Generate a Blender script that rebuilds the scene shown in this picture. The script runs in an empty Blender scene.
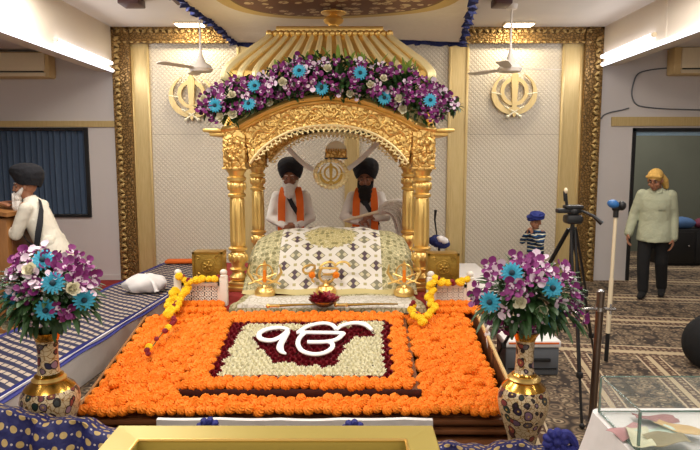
import bpy, bmesh, math, random
from mathutils import Vector, Matrix, Euler
PI = math.pi
sin, cos = math.sin, math.cos
scene = bpy.context.scene
C = scene.collection
rnd = random.Random(7)
# ------------------------------------------------------------------ camera maths (survey of the room)
F_PX, PITCH, CAM_H = 600.0, math.radians(6.37), 1.70
def P(px, py, Y):
    """room point at depth Y seen at photo pixel (px, py)"""
    u, v = (px - 350) / F_PX, (225 - py) / F_PX
    yw = cos(PITCH) + v * sin(PITCH); zw = -sin(PITCH) + v * cos(PITCH)
    return Vector((u * Y / yw, Y, CAM_H + zw * Y / yw))
def G(px, py, z=0.0, slope=0.0, d0=0.0):
    """room point on the plane height = z + slope*(depth-d0)"""
    a = P(px, py, 1.0)
    k = a.z - CAM_H
    Y = (z - slope * d0 - CAM_H) / (k - slope)
    return P(px, py, Y)
def lerp(a, b, t): return a + (b - a) * t
def interp(x, pts):
    if x <= pts[0][0]: return pts[0][1]
    for (x0, y0), (x1, y1) in zip(pts, pts[1:]):
        if x <= x1: return lerp(y0, y1, (x - x0) / (x1 - x0))
    return pts[-1][1]
def spline(pts, n=8, closed=False):
    pts = [Vector(p) for p in pts]; out = []; L = len(pts)
    segs = L if closed else L - 1
    for i in range(segs):
        if closed: p0, p1, p2, p3 = pts[i-1], pts[i], pts[(i+1) % L], pts[(i+2) % L]
        else: p0, p1, p2, p3 = pts[max(i-1, 0)], pts[i], pts[i+1], pts[min(i+2, L-1)]
        for k in range(n):
            t = k / n
            out.append(0.5 * ((2*p1) + (p2-p0)*t + (2*p0-5*p1+4*p2-p3)*t*t + (3*p1-p0-3*p2+p3)*t**3))
    if not closed: out.append(pts[-1])
    return out
# ------------------------------------------------------------------ objects
WM = {}
def tag(o, label=None, cat=None, group=None, kind=None):
    if label: o['label'] = label
    if cat: o['category'] = cat
    if group: o['group'] = group
    if kind: o['kind'] = kind
    return o
def empty(name, loc, label, cat, rz=0.0, group=None):
    o = bpy.data.objects.new(name, None); C.objects.link(o)
    o.empty_display_size = 0.1
    o.location = loc; o.rotation_euler = (0, 0, rz)
    WM[o.name] = Matrix.Translation(Vector(loc)) @ Matrix.Rotation(rz, 4, 'Z')
    return tag(o, label, cat, group)
class MB:
    def __init__(s):
        s.bm = bmesh.new(); s.M = Matrix.Identity(4); s.uv = None; s.mi = 0
    def v(s, p): return s.bm.verts.new(s.M @ Vector(p))
    def f(s, vs):
        try:
            f = s.bm.faces.new(vs); f.material_index = s.mi; return f
        except ValueError: return None
    def box(s, c, size, rot=None, bev=0.0):
        R = Matrix.Translation(Vector(c)) @ (Euler(rot).to_matrix().to_4x4() if rot else Matrix.Identity(4))
        a, b, d = size[0]/2, size[1]/2, size[2]/2
        if bev > 0:
            bev = min(bev, a*.9, b*.9, d*.9)
            t = bmesh.new(); bmesh.ops.create_cube(t, size=1, matrix=Matrix.Diagonal((2*a, 2*b, 2*d, 1)))
            bmesh.ops.bevel(t, geom=list(t.edges), offset=bev, segments=2, profile=.5, affect='EDGES')
            t.verts.index_update(); vs = [s.v(R @ v.co) for v in t.verts]
            for f in t.faces: s.f([vs[v.index] for v in f.verts])
            t.free(); return
        vs = [s.v(R @ Vector((x, y, z))) for x in (-a, a) for y in (-b, b) for z in (-d, d)]
        for q in ((0,1,3,2), (4,6,7,5), (0,4,5,1), (2,3,7,6), (0,2,6,4), (1,5,7,3)): s.f([vs[i] for i in q])
    def box2(s, lo, hi, bev=0.0):
        lo, hi = Vector(lo), Vector(hi); s.box((lo+hi)/2, hi-lo, None, bev)
    def ell(s, c, r, rot=None, seg=12, rings=8, noise=None):
        if not hasattr(r, '__len__'): r = (r, r, r)
        R = Euler(rot).to_matrix() if rot else Matrix.Identity(3); c = Vector(c)
        rows = []
        for i in range(1, rings):
            ph = PI * i / rings; row = []
            for j in range(seg):
                th = 2*PI*j/seg
                k = noise(th, ph) if noise else 1.0
                row.append(s.v(c + R @ Vector((r[0]*sin(ph)*cos(th)*k, r[1]*sin(ph)*sin(th)*k, r[2]*cos(ph)*k))))
            rows.append(row)
        kt = noise(0, 0) if noise else 1
        t = s.v(c + R @ Vector((0, 0, r[2]*kt))); b = s.v(c + R @ Vector((0, 0, -r[2])))
        for j in range(seg):
            k = (j+1) % seg
            s.f([t, rows[0][j], rows[0][k]]); s.f([b, rows[-1][k], rows[-1][j]])
            for i in range(len(rows)-1): s.f([rows[i][j], rows[i+1][j], rows[i+1][k], rows[i][k]])
    def sweep(s, pts, r, seg=8, closed=False, flat=None, up=None, caps=True):
        """tube through pts; r number or list; flat=(w,h) scales the section along side/up axes"""
        pts = [Vector(p) for p in pts]; n = len(pts)
        rs = r if hasattr(r, '__len__') else [r]*n
        rings = []; ref = Vector(up) if up else None; prev = None
        for i, p in enumerate(pts):
            if closed: t = pts[(i+1) % n] - pts[i-1]
            else: t = pts[min(i+1, n-1)] - pts[max(i-1, 0)]
            if t.length < 1e-9: t = Vector((0, 0, 1))
            t.normalize()
            if ref is not None: side = t.cross(ref)
            elif prev is not None: side = prev - t * prev.dot(t)
            else:
                side = t.cross(Vector((0, 0, 1)))
            if side.length < 1e-4: side = t.cross(Vector((0, 1, 0.01)))
            side.normalize(); prev = side; upv = side.cross(t).normalized()
            fw, fh = flat if flat else (1, 1)
            rings.append([s.v(p + side*(cos(2*PI*k/seg)*rs[i]*fw) + upv*(sin(2*PI*k/seg)*rs[i]*fh)) for k in range(seg)])
        for i in range(n if closed else n-1):
            a, b = rings[i], rings[(i+1) % n]
            for k in range(seg): s.f([a[k], a[(k+1) % seg], b[(k+1) % seg], b[k]])
        if not closed and caps: s.f(rings[0][::-1]); s.f(rings[-1])
    def caps(s, pts, rs, seg=12):
        """capsule chain for voxel bodies"""
        pts = [Vector(p) for p in pts]
        rs = rs if hasattr(rs, '__len__') else [rs]*len(pts)
        for i in range(len(pts)-1): s.sweep([pts[i], pts[i+1]], [rs[i], rs[i+1]], seg)
        for p, r in zip(pts, rs): s.ell(p, r, None, seg, 8)
    def lathe(s, prof, c=(0,0,0), seg=24, flute=None, sq=None, a0=0.0):
        """prof [(r,z)] bottom to top; flute (count, depth, set of rows); closed caps"""
        c = Vector(c); rows = []
        for i, (r, z) in enumerate(prof):
            row = []
            for k in range(seg):
                th = 2*PI*k/seg + a0; q = r
                if flute and flute[2][0] <= z <= flute[2][1]: q = r*(1 - flute[1]*abs(sin(flute[0]*th/2))**2)
                row.append(s.v(c + Vector((q*cos(th), q*sin(th), z))))
            rows.append(row)
        for i in range(len(rows)-1):
            for k in range(seg): s.f([rows[i][k], rows[i][(k+1) % seg], rows[i+1][(k+1) % seg], rows[i+1][k]])
        s.f(rows[0][::-1]); s.f(rows[-1])
    def prism(s, outline, axis_u, axis_v, depth, o=(0,0,0)):
        """closed 2-D outline extruded by the vector depth"""
        o = Vector(o); U, V, D = Vector(axis_u), Vector(axis_v), Vector(depth)
        a = [s.v(o + U*x + V*y) for x, y in outline]; b = [s.v(o + U*x + V*y + D) for x, y in outline]
        n = len(a)
        s.f(a[::-1]); s.f(b)
        for i in range(n): s.f([a[i], a[(i+1) % n], b[(i+1) % n], b[i]])
    def strip(s, A, B, D):
        """solid between matching polylines A and B (a band), thickened by vector D"""
        D = Vector(D); n = len(A)
        q = [[s.v(Vector(a)), s.v(Vector(b)), s.v(Vector(b)+D), s.v(Vector(a)+D)] for a, b in zip(A, B)]
        for i in range(n-1):
            for k in range(4): s.f([q[i][k], q[i][(k+1) % 4], q[i+1][(k+1) % 4], q[i+1][k]])
        s.f(q[0][::-1]); s.f(q[-1])
    def sheet(s, fn, nu, nv, thick=0.0, uvfn=None, nrm=None):
        """surface fn(u,v) sampled on a grid, optionally with a second skin (thickness along -normal)"""
        pts = [[Vector(fn(i/nu, j/nv)) for j in range(nv+1)] for i in range(nu+1)]
        g = [[s.v(p) for p in row] for row in pts]
        if uvfn and s.uv is None: s.uv = s.bm.loops.layers.uv.new('UVMap')
        def quad(vs, ij):
            f = s.f(vs)
            if f and uvfn:
                for l, (i, j) in zip(f.loops, ij): l[s.uv].uv = uvfn(i/nu, j/nv)
        for i in range(nu):
            for j in range(nv):
                ij = [(i,j), (i+1,j), (i+1,j+1), (i,j+1)]
                quad([g[a][b] for a, b in ij], ij)
        if thick:
            h = []
            for i in range(nu+1):
                row = []
                for j in range(nv+1):
                    du = pts[min(i+1, nu)][j] - pts[max(i-1, 0)][j]; dv = pts[i][min(j+1, nv)] - pts[i][max(j-1, 0)]
                    n = du.cross(dv)
                    n = n.normalized() if n.length > 1e-12 else Vector((0, 0, 1))
                    row.append(s.v(pts[i][j] - n*thick))
                h.append(row)
            for i in range(nu):
                for j in range(nv):
                    ij = [(i,j), (i,j+1), (i+1,j+1), (i+1,j)]
                    quad([h[a][b] for a, b in ij], ij)
            for i in range(nu):
                s.f([g[i][0], h[i][0], h[i+1][0], g[i+1][0]]); s.f([g[i][nv], g[i+1][nv], h[i+1][nv], h[i][nv]])
            for j in range(nv):
                s.f([g[0][j], g[0][j+1], h[0][j+1], h[0][j]]); s.f([g[nu][j], h[nu][j], h[nu][j+1], g[nu][j+1]])
    def mesh(s, name, mats, smooth=True):
        bmesh.ops.recalc_face_normals(s.bm, faces=s.bm.faces[:])
        me = bpy.data.meshes.new(name); s.bm.to_mesh(me); s.bm.free()
        for m in (mats if isinstance(mats, (list, tuple)) else [mats]): me.materials.append(m)
        if smooth:
            me.polygons.foreach_set('use_smooth', [True]*len(me.polygons))
            try: me.set_sharp_from_angle(angle=math.radians(42))
            except Exception: pass
        return me
    def build(s, name, mats, parent=None, origin=None, local=False, smooth=True):
        me = s.mesh(name, mats, smooth)
        return place(name, me, parent, origin, local)
def place(name, me, parent=None, origin=None, local=False):
    o = bpy.data.objects.new(name, me); C.objects.link(o)
    if parent is not None:
        o.parent = parent
        W = WM.get(parent.name, Matrix.Identity(4))
        if not local: me.transform(W.inverted())
        WM[o.name] = W.copy()
    elif origin is not None:
        me.transform(Matrix.Translation(-Vector(origin))); o.location = origin
        WM[o.name] = Matrix.Translation(Vector(origin))
    else: WM[o.name] = Matrix.Identity(4)
    return o
def inst(name, me, parent, M):
    """another object on shared mesh data; M is a world matrix"""
    o = bpy.data.objects.new(name, me); C.objects.link(o)
    if parent is not None:
        o.parent = parent; o.matrix_local = WM[parent.name].inverted() @ M
    else: o.matrix_world = M
    WM[o.name] = M.copy()
    return o
def dup(o, M=None, parent=None):
    """copy a thing with its parts and their sub-parts"""
    c = o.copy(); C.objects.link(c)
    if parent is not None: c.parent = parent
    if M is not None: c.matrix_world = M; WM[c.name] = M.copy()
    for ch in list(o.children): dup(ch, None, c)
    return c
def struct(o): o['kind'] = 'structure'; return o
def voxel(mb, size, smooth=2):
    """fuse overlapping solids to one continuous skin"""
    me = mb.mesh('tmp', [], False)
    o = bpy.data.objects.new('tmp', me); C.objects.link(o)
    m = o.modifiers.new('r', 'REMESH'); m.mode = 'VOXEL'; m.voxel_size = size
    if smooth:
        k = o.modifiers.new('s', 'SMOOTH'); k.factor = .5; k.iterations = smooth
    dg = bpy.context.evaluated_depsgraph_get(); dg.update()
    out = bpy.data.meshes.new_from_object(o.evaluated_get(dg))
    bpy.data.objects.remove(o); bpy.data.meshes.remove(me)
    out.polygons.foreach_set('use_smooth', [True]*len(out.polygons))
    return out
# ------------------------------------------------------------------ materials
def sr(r, g, b):
    return tuple(((c/255)/12.92 if c/255 <= .04045 else ((c/255+.055)/1.055)**2.4) for c in (r, g, b)) + (1.0,)
class S:
    """socket arithmetic"""
    nt = None
    def __init__(s, k): s.k = k
    @staticmethod
    def m(op, *a):
        n = S.nt.nodes.new('ShaderNodeMath'); n.operation = op
        for i, x in enumerate(a):
            if isinstance(x, S): S.nt.links.new(x.k, n.inputs[i])
            else: n.inputs[i].default_value = x
        return S(n.outputs[0])
    def __add__(s, o): return S.m('ADD', s, o)
    __radd__ = __add__
    def __sub__(s, o): return S.m('SUBTRACT', s, o)
    def __rsub__(s, o): return S.m('SUBTRACT', o, s)
    def __mul__(s, o): return S.m('MULTIPLY', s, o)
    __rmul__ = __mul__
    def __truediv__(s, o): return S.m('DIVIDE', s, o)
    def __lt__(s, o): return S.m('LESS_THAN', s, o)
    def __gt__(s, o): return S.m('GREATER_THAN', s, o)
    def fr(s): return S.m('FRACT', s)
    def fl(s): return S.m('FLOOR', s)
    def ab(s): return S.m('ABSOLUTE', s)
    def si(s): return S.m('SINE', s)
    def sq(s): return S.m('SQRT', s)
def mx(a, b): return S.m('MAXIMUM', a, b)
def mn(a, b): return S.m('MINIMUM', a, b)
def mix(fac, a, b):
    n = S.nt.nodes.new('ShaderNodeMix'); n.data_type = 'RGBA'
    for i, x in ((0, fac), (6, a), (7, b)):
        if isinstance(x, S): S.nt.links.new(x.k, n.inputs[i])
        else: n.inputs[i].default_value = x
    return S(n.outputs[2])
def coords(kind='Object', rot=0.0, scale=1.0):
    t = S.nt.nodes.new('ShaderNodeTexCoord'); k = t.outputs[kind]
    if rot or scale != 1.0:
        mp = S.nt.nodes.new('ShaderNodeMapping'); mp.inputs['Rotation'].default_value = (0, 0, rot)
        mp.inputs['Scale'].default_value = (scale,)*3 if not hasattr(scale, '__len__') else scale
        S.nt.links.new(k, mp.inputs[0]); k = mp.outputs[0]
    sp = S.nt.nodes.new('ShaderNodeSeparateXYZ'); S.nt.links.new(k, sp.inputs[0])
    return S(k), S(sp.outputs[0]), S(sp.outputs[1]), S(sp.outputs[2])
def vec(x, y, z=0.0):
    n = S.nt.nodes.new('ShaderNodeCombineXYZ')
    for i, q in enumerate((x, y, z)):
        if isinstance(q, S): S.nt.links.new(q.k, n.inputs[i])
        else: n.inputs[i].default_value = q
    return S(n.outputs[0])
def noise(co, scale, detail=3, rough=.55, out=0, dist=0.0):
    n = S.nt.nodes.new('ShaderNodeTexNoise'); n.inputs['Scale'].default_value = scale
    n.inputs['Detail'].default_value = detail; n.inputs['Roughness'].default_value = rough; n.inputs['Distortion'].default_value = dist
    S.nt.links.new(co.k, n.inputs['Vector']); return S(n.outputs[out])
def voro(co, scale, feature='F1', out=0, rand=1.0, metric='EUCLIDEAN'):
    n = S.nt.nodes.new('ShaderNodeTexVoronoi'); n.feature = feature; n.inputs['Scale'].default_value = scale
    n.inputs['Randomness'].default_value = rand
    if feature != 'DISTANCE_TO_EDGE': n.distance = metric
    S.nt.links.new(co.k, n.inputs['Vector']); return S(n.outputs[out])
def ramp(x, *stops):
    n = S.nt.nodes.new('ShaderNodeValToRGB'); e = n.color_ramp.elements
    while len(e) < len(stops): e.new(.5)
    for q, (p, c) in zip(e, stops): q.position = p; q.color = c
    S.nt.links.new(x.k, n.inputs[0]); return S(n.outputs[0])
def sep(c):
    n = S.nt.nodes.new('ShaderNodeSeparateColor'); S.nt.links.new(c.k, n.inputs[0]); return S(n.outputs[0])
def material(name, col=(.8,.8,.8,1), rough=.6, metal=0.0, fn=None, **kw):
    """fn() returns dict(color=, bump=(height, strength, distance), rough=)"""
    m = bpy.data.materials.new(name); m.use_nodes = True; nt = m.node_tree; S.nt = nt
    b = nt.nodes['Principled BSDF']
    b.inputs['Base Color'].default_value = col; b.inputs['Roughness'].default_value = rough; b.inputs['Metallic'].default_value = metal
    for k, v in kw.items(): b.inputs[k].default_value = v
    if fn:
        d = fn() or {}
        if 'color' in d: nt.links.new(d['color'].k, b.inputs['Base Color'])
        if 'rough' in d: nt.links.new(d['rough'].k, b.inputs['Roughness'])
        if 'metal' in d: nt.links.new(d['metal'].k, b.inputs['Metallic'])
        if 'bump' in d:
            h, st, ds = d['bump']; n = nt.nodes.new('ShaderNodeBump'); n.inputs['Strength'].default_value = st; n.inputs['Distance'].default_value = ds
            nt.links.new(h.k, n.inputs['Height']); nt.links.new(n.outputs[0], b.inputs['Normal'])
    return m
def plain(name, rgb, rough=.6, metal=0.0, var=.12, sc=30, bump=0.0, **kw):
    c = sr(*rgb)
    def fn():
        co = coords()[0]; n = noise(co, sc, 3)
        d = {'color': mix(n, tuple(x*(1-var) for x in c[:3])+(1,), tuple(min(1, x*(1+var)) for x in c[:3])+(1,))}
        if bump: d['bump'] = (noise(co, sc*2, 4), bump, .01)
        return d
    return material(name, c, rough, metal, fn, **kw)
def emit(name, rgb, strength):
    m = bpy.data.materials.new(name); m.use_nodes = True; nt = m.node_tree
    b = nt.nodes['Principled BSDF']; b.inputs['Base Color'].default_value = sr(*rgb)
    b.inputs['Emission Color'].default_value = sr(*rgb); b.inputs['Emission Strength'].default_value = strength
    return m
def fabric(name, rgb, rough=.85, folds=0.35, sc=7):
    c = sr(*rgb)
    def fn():
        co = coords()[0]
        return {'color': mix(noise(co, 20, 2), tuple(x*.92 for x in c[:3])+(1,), c), 'bump': (noise(co, sc, 3, .5), folds, .04)}
    return material(name, c, rough, 0, fn)

GOLD, GOLDL = sr(206, 158, 72), sr(236, 205, 130)
def gold_carved():
    co, x, y, z = coords()
    w = noise(co, 9, 2, .5, 1)
    n = S.nt.nodes.new('ShaderNodeMix'); n.data_type = 'RGBA'; n.inputs[0].default_value = .12
    S.nt.links.new(co.k, n.inputs[6]); S.nt.links.new(w.k, n.inputs[7])
    v = voro(S(n.outputs[2]), 22, 'DISTANCE_TO_EDGE')
    h = mn(v*5, 1.0)
    return {'color': mix(h, sr(176, 128, 58), sr(238, 200, 122)), 'bump': (h, .5, .01)}
M = {}
M['gold'] = plain('polished_gold', (236, 198, 118), .34, .82, .06, 12, .04)
M['goldlight'] = plain('pale_gold', (250, 234, 178), .42, .6, .05, 14, .06)
M['goldcarved'] = material('carved_gold', GOLD, .4, .78, gold_carved)
def dk():
    co = coords()[0]; v = voro(co, 26, 'DISTANCE_TO_EDGE'); h = mn(v*6, 1.0)
    return {'color': mix(h, sr(84, 64, 34), sr(150, 116, 66)), 'bump': (h, .7, .012)}
M['frame'] = material('antique_gold_frame', GOLD, .5, .45, dk)
M['frame_hi'] = plain('frame_highlight_gold', (184, 156, 100), .45, .5, .15, 30)
M['brass'] = plain('embossed_brass', (172, 136, 62), .35, .9, .2, 40, .3)
M['goldstrip'] = material('brushed_gold_strip', sr(205, 180, 120), .42, .35, lambda: {'color': mix(noise(coords('Object', 0, (40, 40, 2))[0], 3, 3), sr(188, 160, 98), sr(222, 200, 148))})
M['cream'] = plain('cream_paint', (214, 204, 190), .8, 0, .03, 3)
M['white_paint'] = plain('white_wall_paint', (208, 202, 200), .8, 0, .03, 3)
M['ceiling'] = plain('ceiling_paint', (208, 200, 190), .85, 0, .03, 3)
def quilt():
    co, x, y, z = coords()
    p = ((x + z) * 17).fr() - .5; q = ((x - z) * 17).fr() - .5
    e = mx(p.ab(), q.ab()); seam = e > .40
    zz = ((z - 2.02).ab() < .006)
    f = mx(seam * .6, zz)
    return {'color': mix(f, sr(214, 204, 186), sr(184, 174, 156)), 'bump': (1.0 - e * e * 4, .55, .012)}
M['quilt'] = material('quilted_wall_panel', sr(206, 198, 188), .6, 0, quilt)
M['led'] = emit('led_tube', (245, 244, 255), 4.0)
M['downlight'] = emit('downlight', (255, 236, 200), 12.0)
def carpet():
    co, x, y, z = coords('Object', math.radians(8.5))
    far = y > 5.35
    a = mix(far, x, y * .55)                     # across the runner
    u = sep(a) * (1/.60); t = u.fr()
    b = noise(co, 5, 2, .5)
    d1 = (voro(co, 9, 'F1', 0, .55) * 1.0 + b * .35)
    motif = ramp(d1, (.0, sr(120, 62, 44)), (.24, sr(50, 40, 34)), (.36, sr(158, 138, 110)), (.50, sr(54, 43, 36)), (.62, sr(122, 103, 82)), (.8, sr(52, 42, 36)))
    s2 = voro(co, 24, 'F1', 0, .8)
    motif = mix((s2 < .26) * .8, motif, sr(170, 150, 122))
    e = mn(t, 1.0 - t)
    col = mix(e < .15, motif, mix((voro(co, 20, 'F1', 0, .3) < .34), sr(84, 60, 48), sr(160, 140, 112)))
    col = mix(((e - .155).ab() < .012), col, sr(186, 168, 138))
    col = mix(e < .035, col, sr(182, 164, 132))
    return {'color': col, 'bump': (noise(co, 160, 2), .3, .004)}
M['carpet'] = material('patterned_carpet', sr(110, 92, 72), .95, 0, carpet)
M['red'] = fabric('red_carpet', (140, 34, 30), .95, .1)
M['darkroom'] = plain('dark_green_wall', (104, 108, 96), .8, 0, .15, 2)
M['black'] = plain('black_plastic', (18, 18, 20), .45, 0, .1)
M['blackcloth'] = fabric('black_cloth', (16, 16, 18), .9, .3)
M['wood'] = material('brown_wood', sr(112, 66, 36), .5, 0, lambda: {'color': mix(noise(coords('Object', 0, (2, 14, 14))[0], 3, 4, .6), sr(84, 46, 24), sr(140, 88, 50))})
M['lectern'] = material('honey_wood', sr(150, 100, 52), .5, 0, lambda: {'color': mix(noise(coords('Object', 0, (12, 12, 2))[0], 3, 4, .6), sr(122, 78, 38), sr(170, 118, 64))})
M['darkwood'] = plain('dark_brown_wood', (66, 26, 22), .5, 0, .2, 20)
M['steel'] = plain('brushed_steel', (170, 168, 166), .25, .95, .05)
M['bronze_post'] = plain('dull_steel_post', (112, 98, 88), .3, .9, .08)
M['whitecloth'] = fabric('white_cloth', (226, 222, 220), .85, .25, 5)
M['curtain'] = fabric('slate_blue_curtain', (70, 88, 112), .85, .2, 12)
M['paint_white'] = plain('ivory_paint', (226, 218, 204), .55, 0, .04)
M['fanwhite'] = plain('fan_enamel', (226, 218, 208), .4, 0, .04)
M['acbeige'] = plain('beige_plastic', (206, 178, 124), .45, 0, .05)
M['acwhite'] = plain('cream_plastic', (226, 210, 178), .45, 0, .04)
M['green'] = plain('leaf_green', (46, 78, 36), .5, 0, .35, 40)
M['greenlight'] = plain('young_leaf_green', (128, 152, 62), .5, 0, .25, 40)
M['purple'] = plain('orchid_purple', (124, 34, 108), .55, 0, .35, 25)
M['orchidwhite'] = plain('orchid_white', (228, 206, 222), .55, 0, .08, 60)
M['teal'] = plain('gerbera_blue', (58, 168, 200), .55, 0, .15, 60)
M['gerbdark'] = plain('gerbera_centre', (18, 52, 66), .8, 0, .3, 90)
M['ivory'] = plain('ivory_petal', (232, 226, 200), .55, 0, .06, 60)
M['orange'] = plain('marigold_orange', (240, 128, 4), .7, 0, .22, 60, .2)
M['yellow'] = plain('marigold_yellow', (244, 200, 16), .7, 0, .15, 70, .3)
M['crimson'] = plain('rose_crimson', (132, 14, 32), .55, 0, .3, 60)
M['mum'] = plain('cream_white_petal', (232, 226, 196), .6, 0, .08, 60)
M['foam'] = plain('white_foam', (250, 248, 246), .5, 0, .02)
M['skin'] = plain('brown_skin', (144, 96, 72), .55, 0, .06, 20)
M['skinlight'] = plain('light_brown_skin', (158, 108, 80), .55, 0, .06, 20)
M['eyewhite'] = plain('eye_white', (150, 142, 134), .3)
M['pupil'] = plain('dark_pupil', (20, 14, 10), .3)
M['lip'] = plain('lip', (118, 62, 54), .5)
M['beardwhite'] = fabric('white_beard', (226, 220, 214), .9, .6, 60)
M['beardblack'] = fabric('black_beard', (14, 12, 12), .9, .6, 60)
M['turban'] = fabric('navy_black_turban', (17, 18, 26), .9, .5, 14)
M['kurta'] = fabric('white_kurta', (226, 220, 212), .85, .7, 6)
M['kurtacream'] = fabric('cream_kurta', (220, 215, 200), .85, .7, 6)
M['scarf'] = fabric('orange_scarf', (224, 104, 28), .85, .5, 10)
M['strap'] = fabric('black_strap', (20, 22, 30), .8, .1)
M['shirt'] = fabric('pale_sage_shirt', (178, 182, 156), .85, .8, 7)
M['trouser'] = fabric('black_trousers', (20, 20, 22), .9, .5, 6)
M['headcloth'] = fabric('mustard_headcloth', (222, 178, 96), .85, .5, 12)
M['blueturban'] = fabric('royal_blue_turban', (34, 48, 124), .85, .5, 14)
def stripes():
    co, x, y, z = coords(); t = ((z + noise(co, 5, 2)*.06) * 20).fr()
    return {'color': ramp(t, (0, sr(20, 30, 52)), (.3, sr(30, 80, 130)), (.55, sr(20, 30, 52)), (.62, sr(222, 216, 190)), (.86, sr(24, 60, 100)))}
M['stripes'] = material('striped_knit', sr(40, 70, 110), .85, 0, stripes)
for k in ('stripes',):
    for n in M[k].node_tree.nodes:
        if n.type == 'VALTORGB': n.color_ramp.interpolation = 'CONSTANT'
def navy():
    co, x, y, z = coords('UV')
    p = (x * 15).fr(); r = (x*15).fl(); q = (y * 11 + p * .45 + r * .5).fr()
    d = mx((p - .5).ab() * 1.0, (q - .5).ab() * 1.75)
    c = mix(d < .40, sr(20, 22, 62), sr(176, 160, 142))
    return {'color': mix(mx(x < .05, x > .80), c, sr(28, 34, 112)), 'bump': (noise(co, 6, 2), .3, .03)}
M['navy'] = material('navy_brocade', sr(30, 32, 80), .7, 0, navy)
def dots():
    co, u, v, w = coords('UV')
    a = u * 16; b = v * 16
    r = b.fl(); p = (a + r * .5).fr() - .5; q = b.fr() - .5
    d = (p*p + q*q).sq()
    p2 = (a + r * .5 + .5).fr() - .5
    d2 = (p2*p2 + q*q).sq()
    c = mix(d < .25, sr(16, 20, 84), sr(176, 150, 96))
    return {'color': mix(d2 < .08, c, sr(170, 160, 160)), 'bump': (noise(coords()[0], 9, 3), .5, .04)}
M['dots'] = material('royal_blue_dotted_cloth', sr(28, 30, 110), .6, 0, dots)
def royal():
    co = coords()[0]
    return {'color': mix(noise(co, 30, 2), sr(20, 24, 92), sr(34, 40, 130)), 'bump': (noise(co, 14, 3), .6, .03)}
M['royal'] = material('royal_blue_cloth', sr(28, 30, 110), .7, 0, royal)
M['navyruffle'] = fabric('navy_ruffle', (26, 36, 92), .8, .4, 20)
def rumala():
    co, u, s, w = coords('UV')
    a = u / .21; b = s / .21
    p = (a + b).fr() - .5; q = (a - b).fr() - .5
    e = mx(p.ab(), q.ab())
    alt = ((a + b).fl() * .5).fr() * 2
    white = sr(226, 220, 208)
    inner = ((p*9).si() * (q*9).si()) > .15
    dia = mix(inner, mix(alt > .5, sr(132, 128, 104), sr(84, 66, 76)), sr(206, 196, 160))
    dia = mix((e > .25), dia, sr(120, 112, 80))
    c = mix(e < .29, white, dia)
    c = mix(((p.ab() - .5).ab() + (q.ab() - .5).ab()) < .14, c, sr(180, 170, 120))
    vv = voro(vec(u, s), 26, 'DISTANCE_TO_EDGE'); br = mix(voro(vec(u, s), 15, 'F1', 0, .4) < .34, mix(vv < .05, sr(166, 160, 118), sr(216, 204, 158)), sr(126, 120, 76))
    med = (((u*u)*15 + (s-.70)*(s-.70)*22) + (voro(vec(u, s), 16, 'F1', 0, .2) - .3) * .5) < .9
    gold = mix(voro(vec(u, s), 20, 'F1', 0, .5) < .36, mix(voro(vec(u, s), 44, 'DISTANCE_TO_EDGE') < .06, sr(186, 172, 112), sr(222, 212, 170)), sr(148, 140, 92))
    c = mix(med, c, gold)
    c = mix((u.ab() > .47), c, br)
    c = mix(s < .055, c, sr(206, 190, 130))
    return {'color': c, 'bump': (noise(co, 30, 2), .2, .01), 'rough': mix(med, (.6,.6,.6,1), (.45,.45,.45,1))}
M['rumala'] = material('brocade_scripture_cloth', sr(226, 220, 208), .6, 0, rumala)
def silver():
    co, u, s, w = coords('UV')
    v = voro(vec(u, s), 24, 'DISTANCE_TO_EDGE')
    c = mix(v < .07, sr(214, 210, 200), sr(186, 180, 162))
    edge = mx(u.ab() > .72, mx(s < .04, s > .42))
    return {'color': mix(edge, c, mix(v < .1, sr(196, 188, 150), sr(140, 134, 92)))}
M['silver'] = material('silver_white_brocade', sr(214, 210, 200), .6, 0, silver)
def enamel():
    co, x, y, z = coords()
    n = noise(co, 8, 2, .5, 1)
    mm = S.nt.nodes.new('ShaderNodeMix'); mm.data_type = 'RGBA'; mm.inputs[0].default_value = .06
    S.nt.links.new(co.k, mm.inputs[6]); S.nt.links.new(n.k, mm.inputs[7]); q = S(mm.outputs[2])
    d = voro(q, 21, 'F1', 0, .6); cc = sep(voro(q, 21, 'F1', 1, .6))
    petal = ramp(cc, (0, sr(60, 34, 40)), (.3, sr(150, 70, 62)), (.5, sr(34, 36, 66)), (.7, sr(168, 130, 150)), (.88, sr(40, 60, 54)))
    c = mix(d < .46, sr(206, 186, 150), sr(44, 34, 36)); c = mix(d < .36, c, petal); c = mix(d < .12, c, sr(206, 170, 90))
    v = voro(q, 48, 'DISTANCE_TO_EDGE')
    band = mx(mx(((z - .485).ab() < .042), z > .71), z < .09)
    c = mix((v < .05) * (d > .46), c, sr(150, 112, 60))
    return {'color': mix(band, c, GOLD), 'metal': mix(band, (.25,)*3+(1,), (1,)*3+(1,)), 'rough': mix(band, (.35,)*3+(1,), (.22,)*3+(1,))}
M['enamel'] = material('enamelled_brass', GOLD, .35, .3, enamel)
M['goldbox'] = plain('gold_painted_sheet', (178, 160, 88), .38, .3, .05, 5, .03)
M['grey'] = plain('grey_plastic', (92, 96, 102), .5, 0, .06)
def medallion():
    co, x, y, z = coords()
    r = (x*x + y*y).sq()
    v = voro(co, 7, 'F1', 0, .5); d = voro(co, 13, 'DISTANCE_TO_EDGE')
    c = mix(v < .38, sr(120, 80, 62), mix(d < .08, sr(216, 196, 156), sr(164, 126, 98)))
    c = mix((r > .98), c, sr(206, 180, 116))
    return {'color': mix(((r - .98).ab() < .015), c, sr(120, 90, 50))}
M['medallion'] = material('brown_gold_brocade', sr(110, 70, 50), .6, 0, medallion)
M['canopy'] = fabric('white_canopy_cloth', (236, 230, 224), .85, .4, 4)
g = bpy.data.materials.new('clear_glass'); g.use_nodes = True; gb = g.node_tree.nodes['Principled BSDF']
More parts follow.
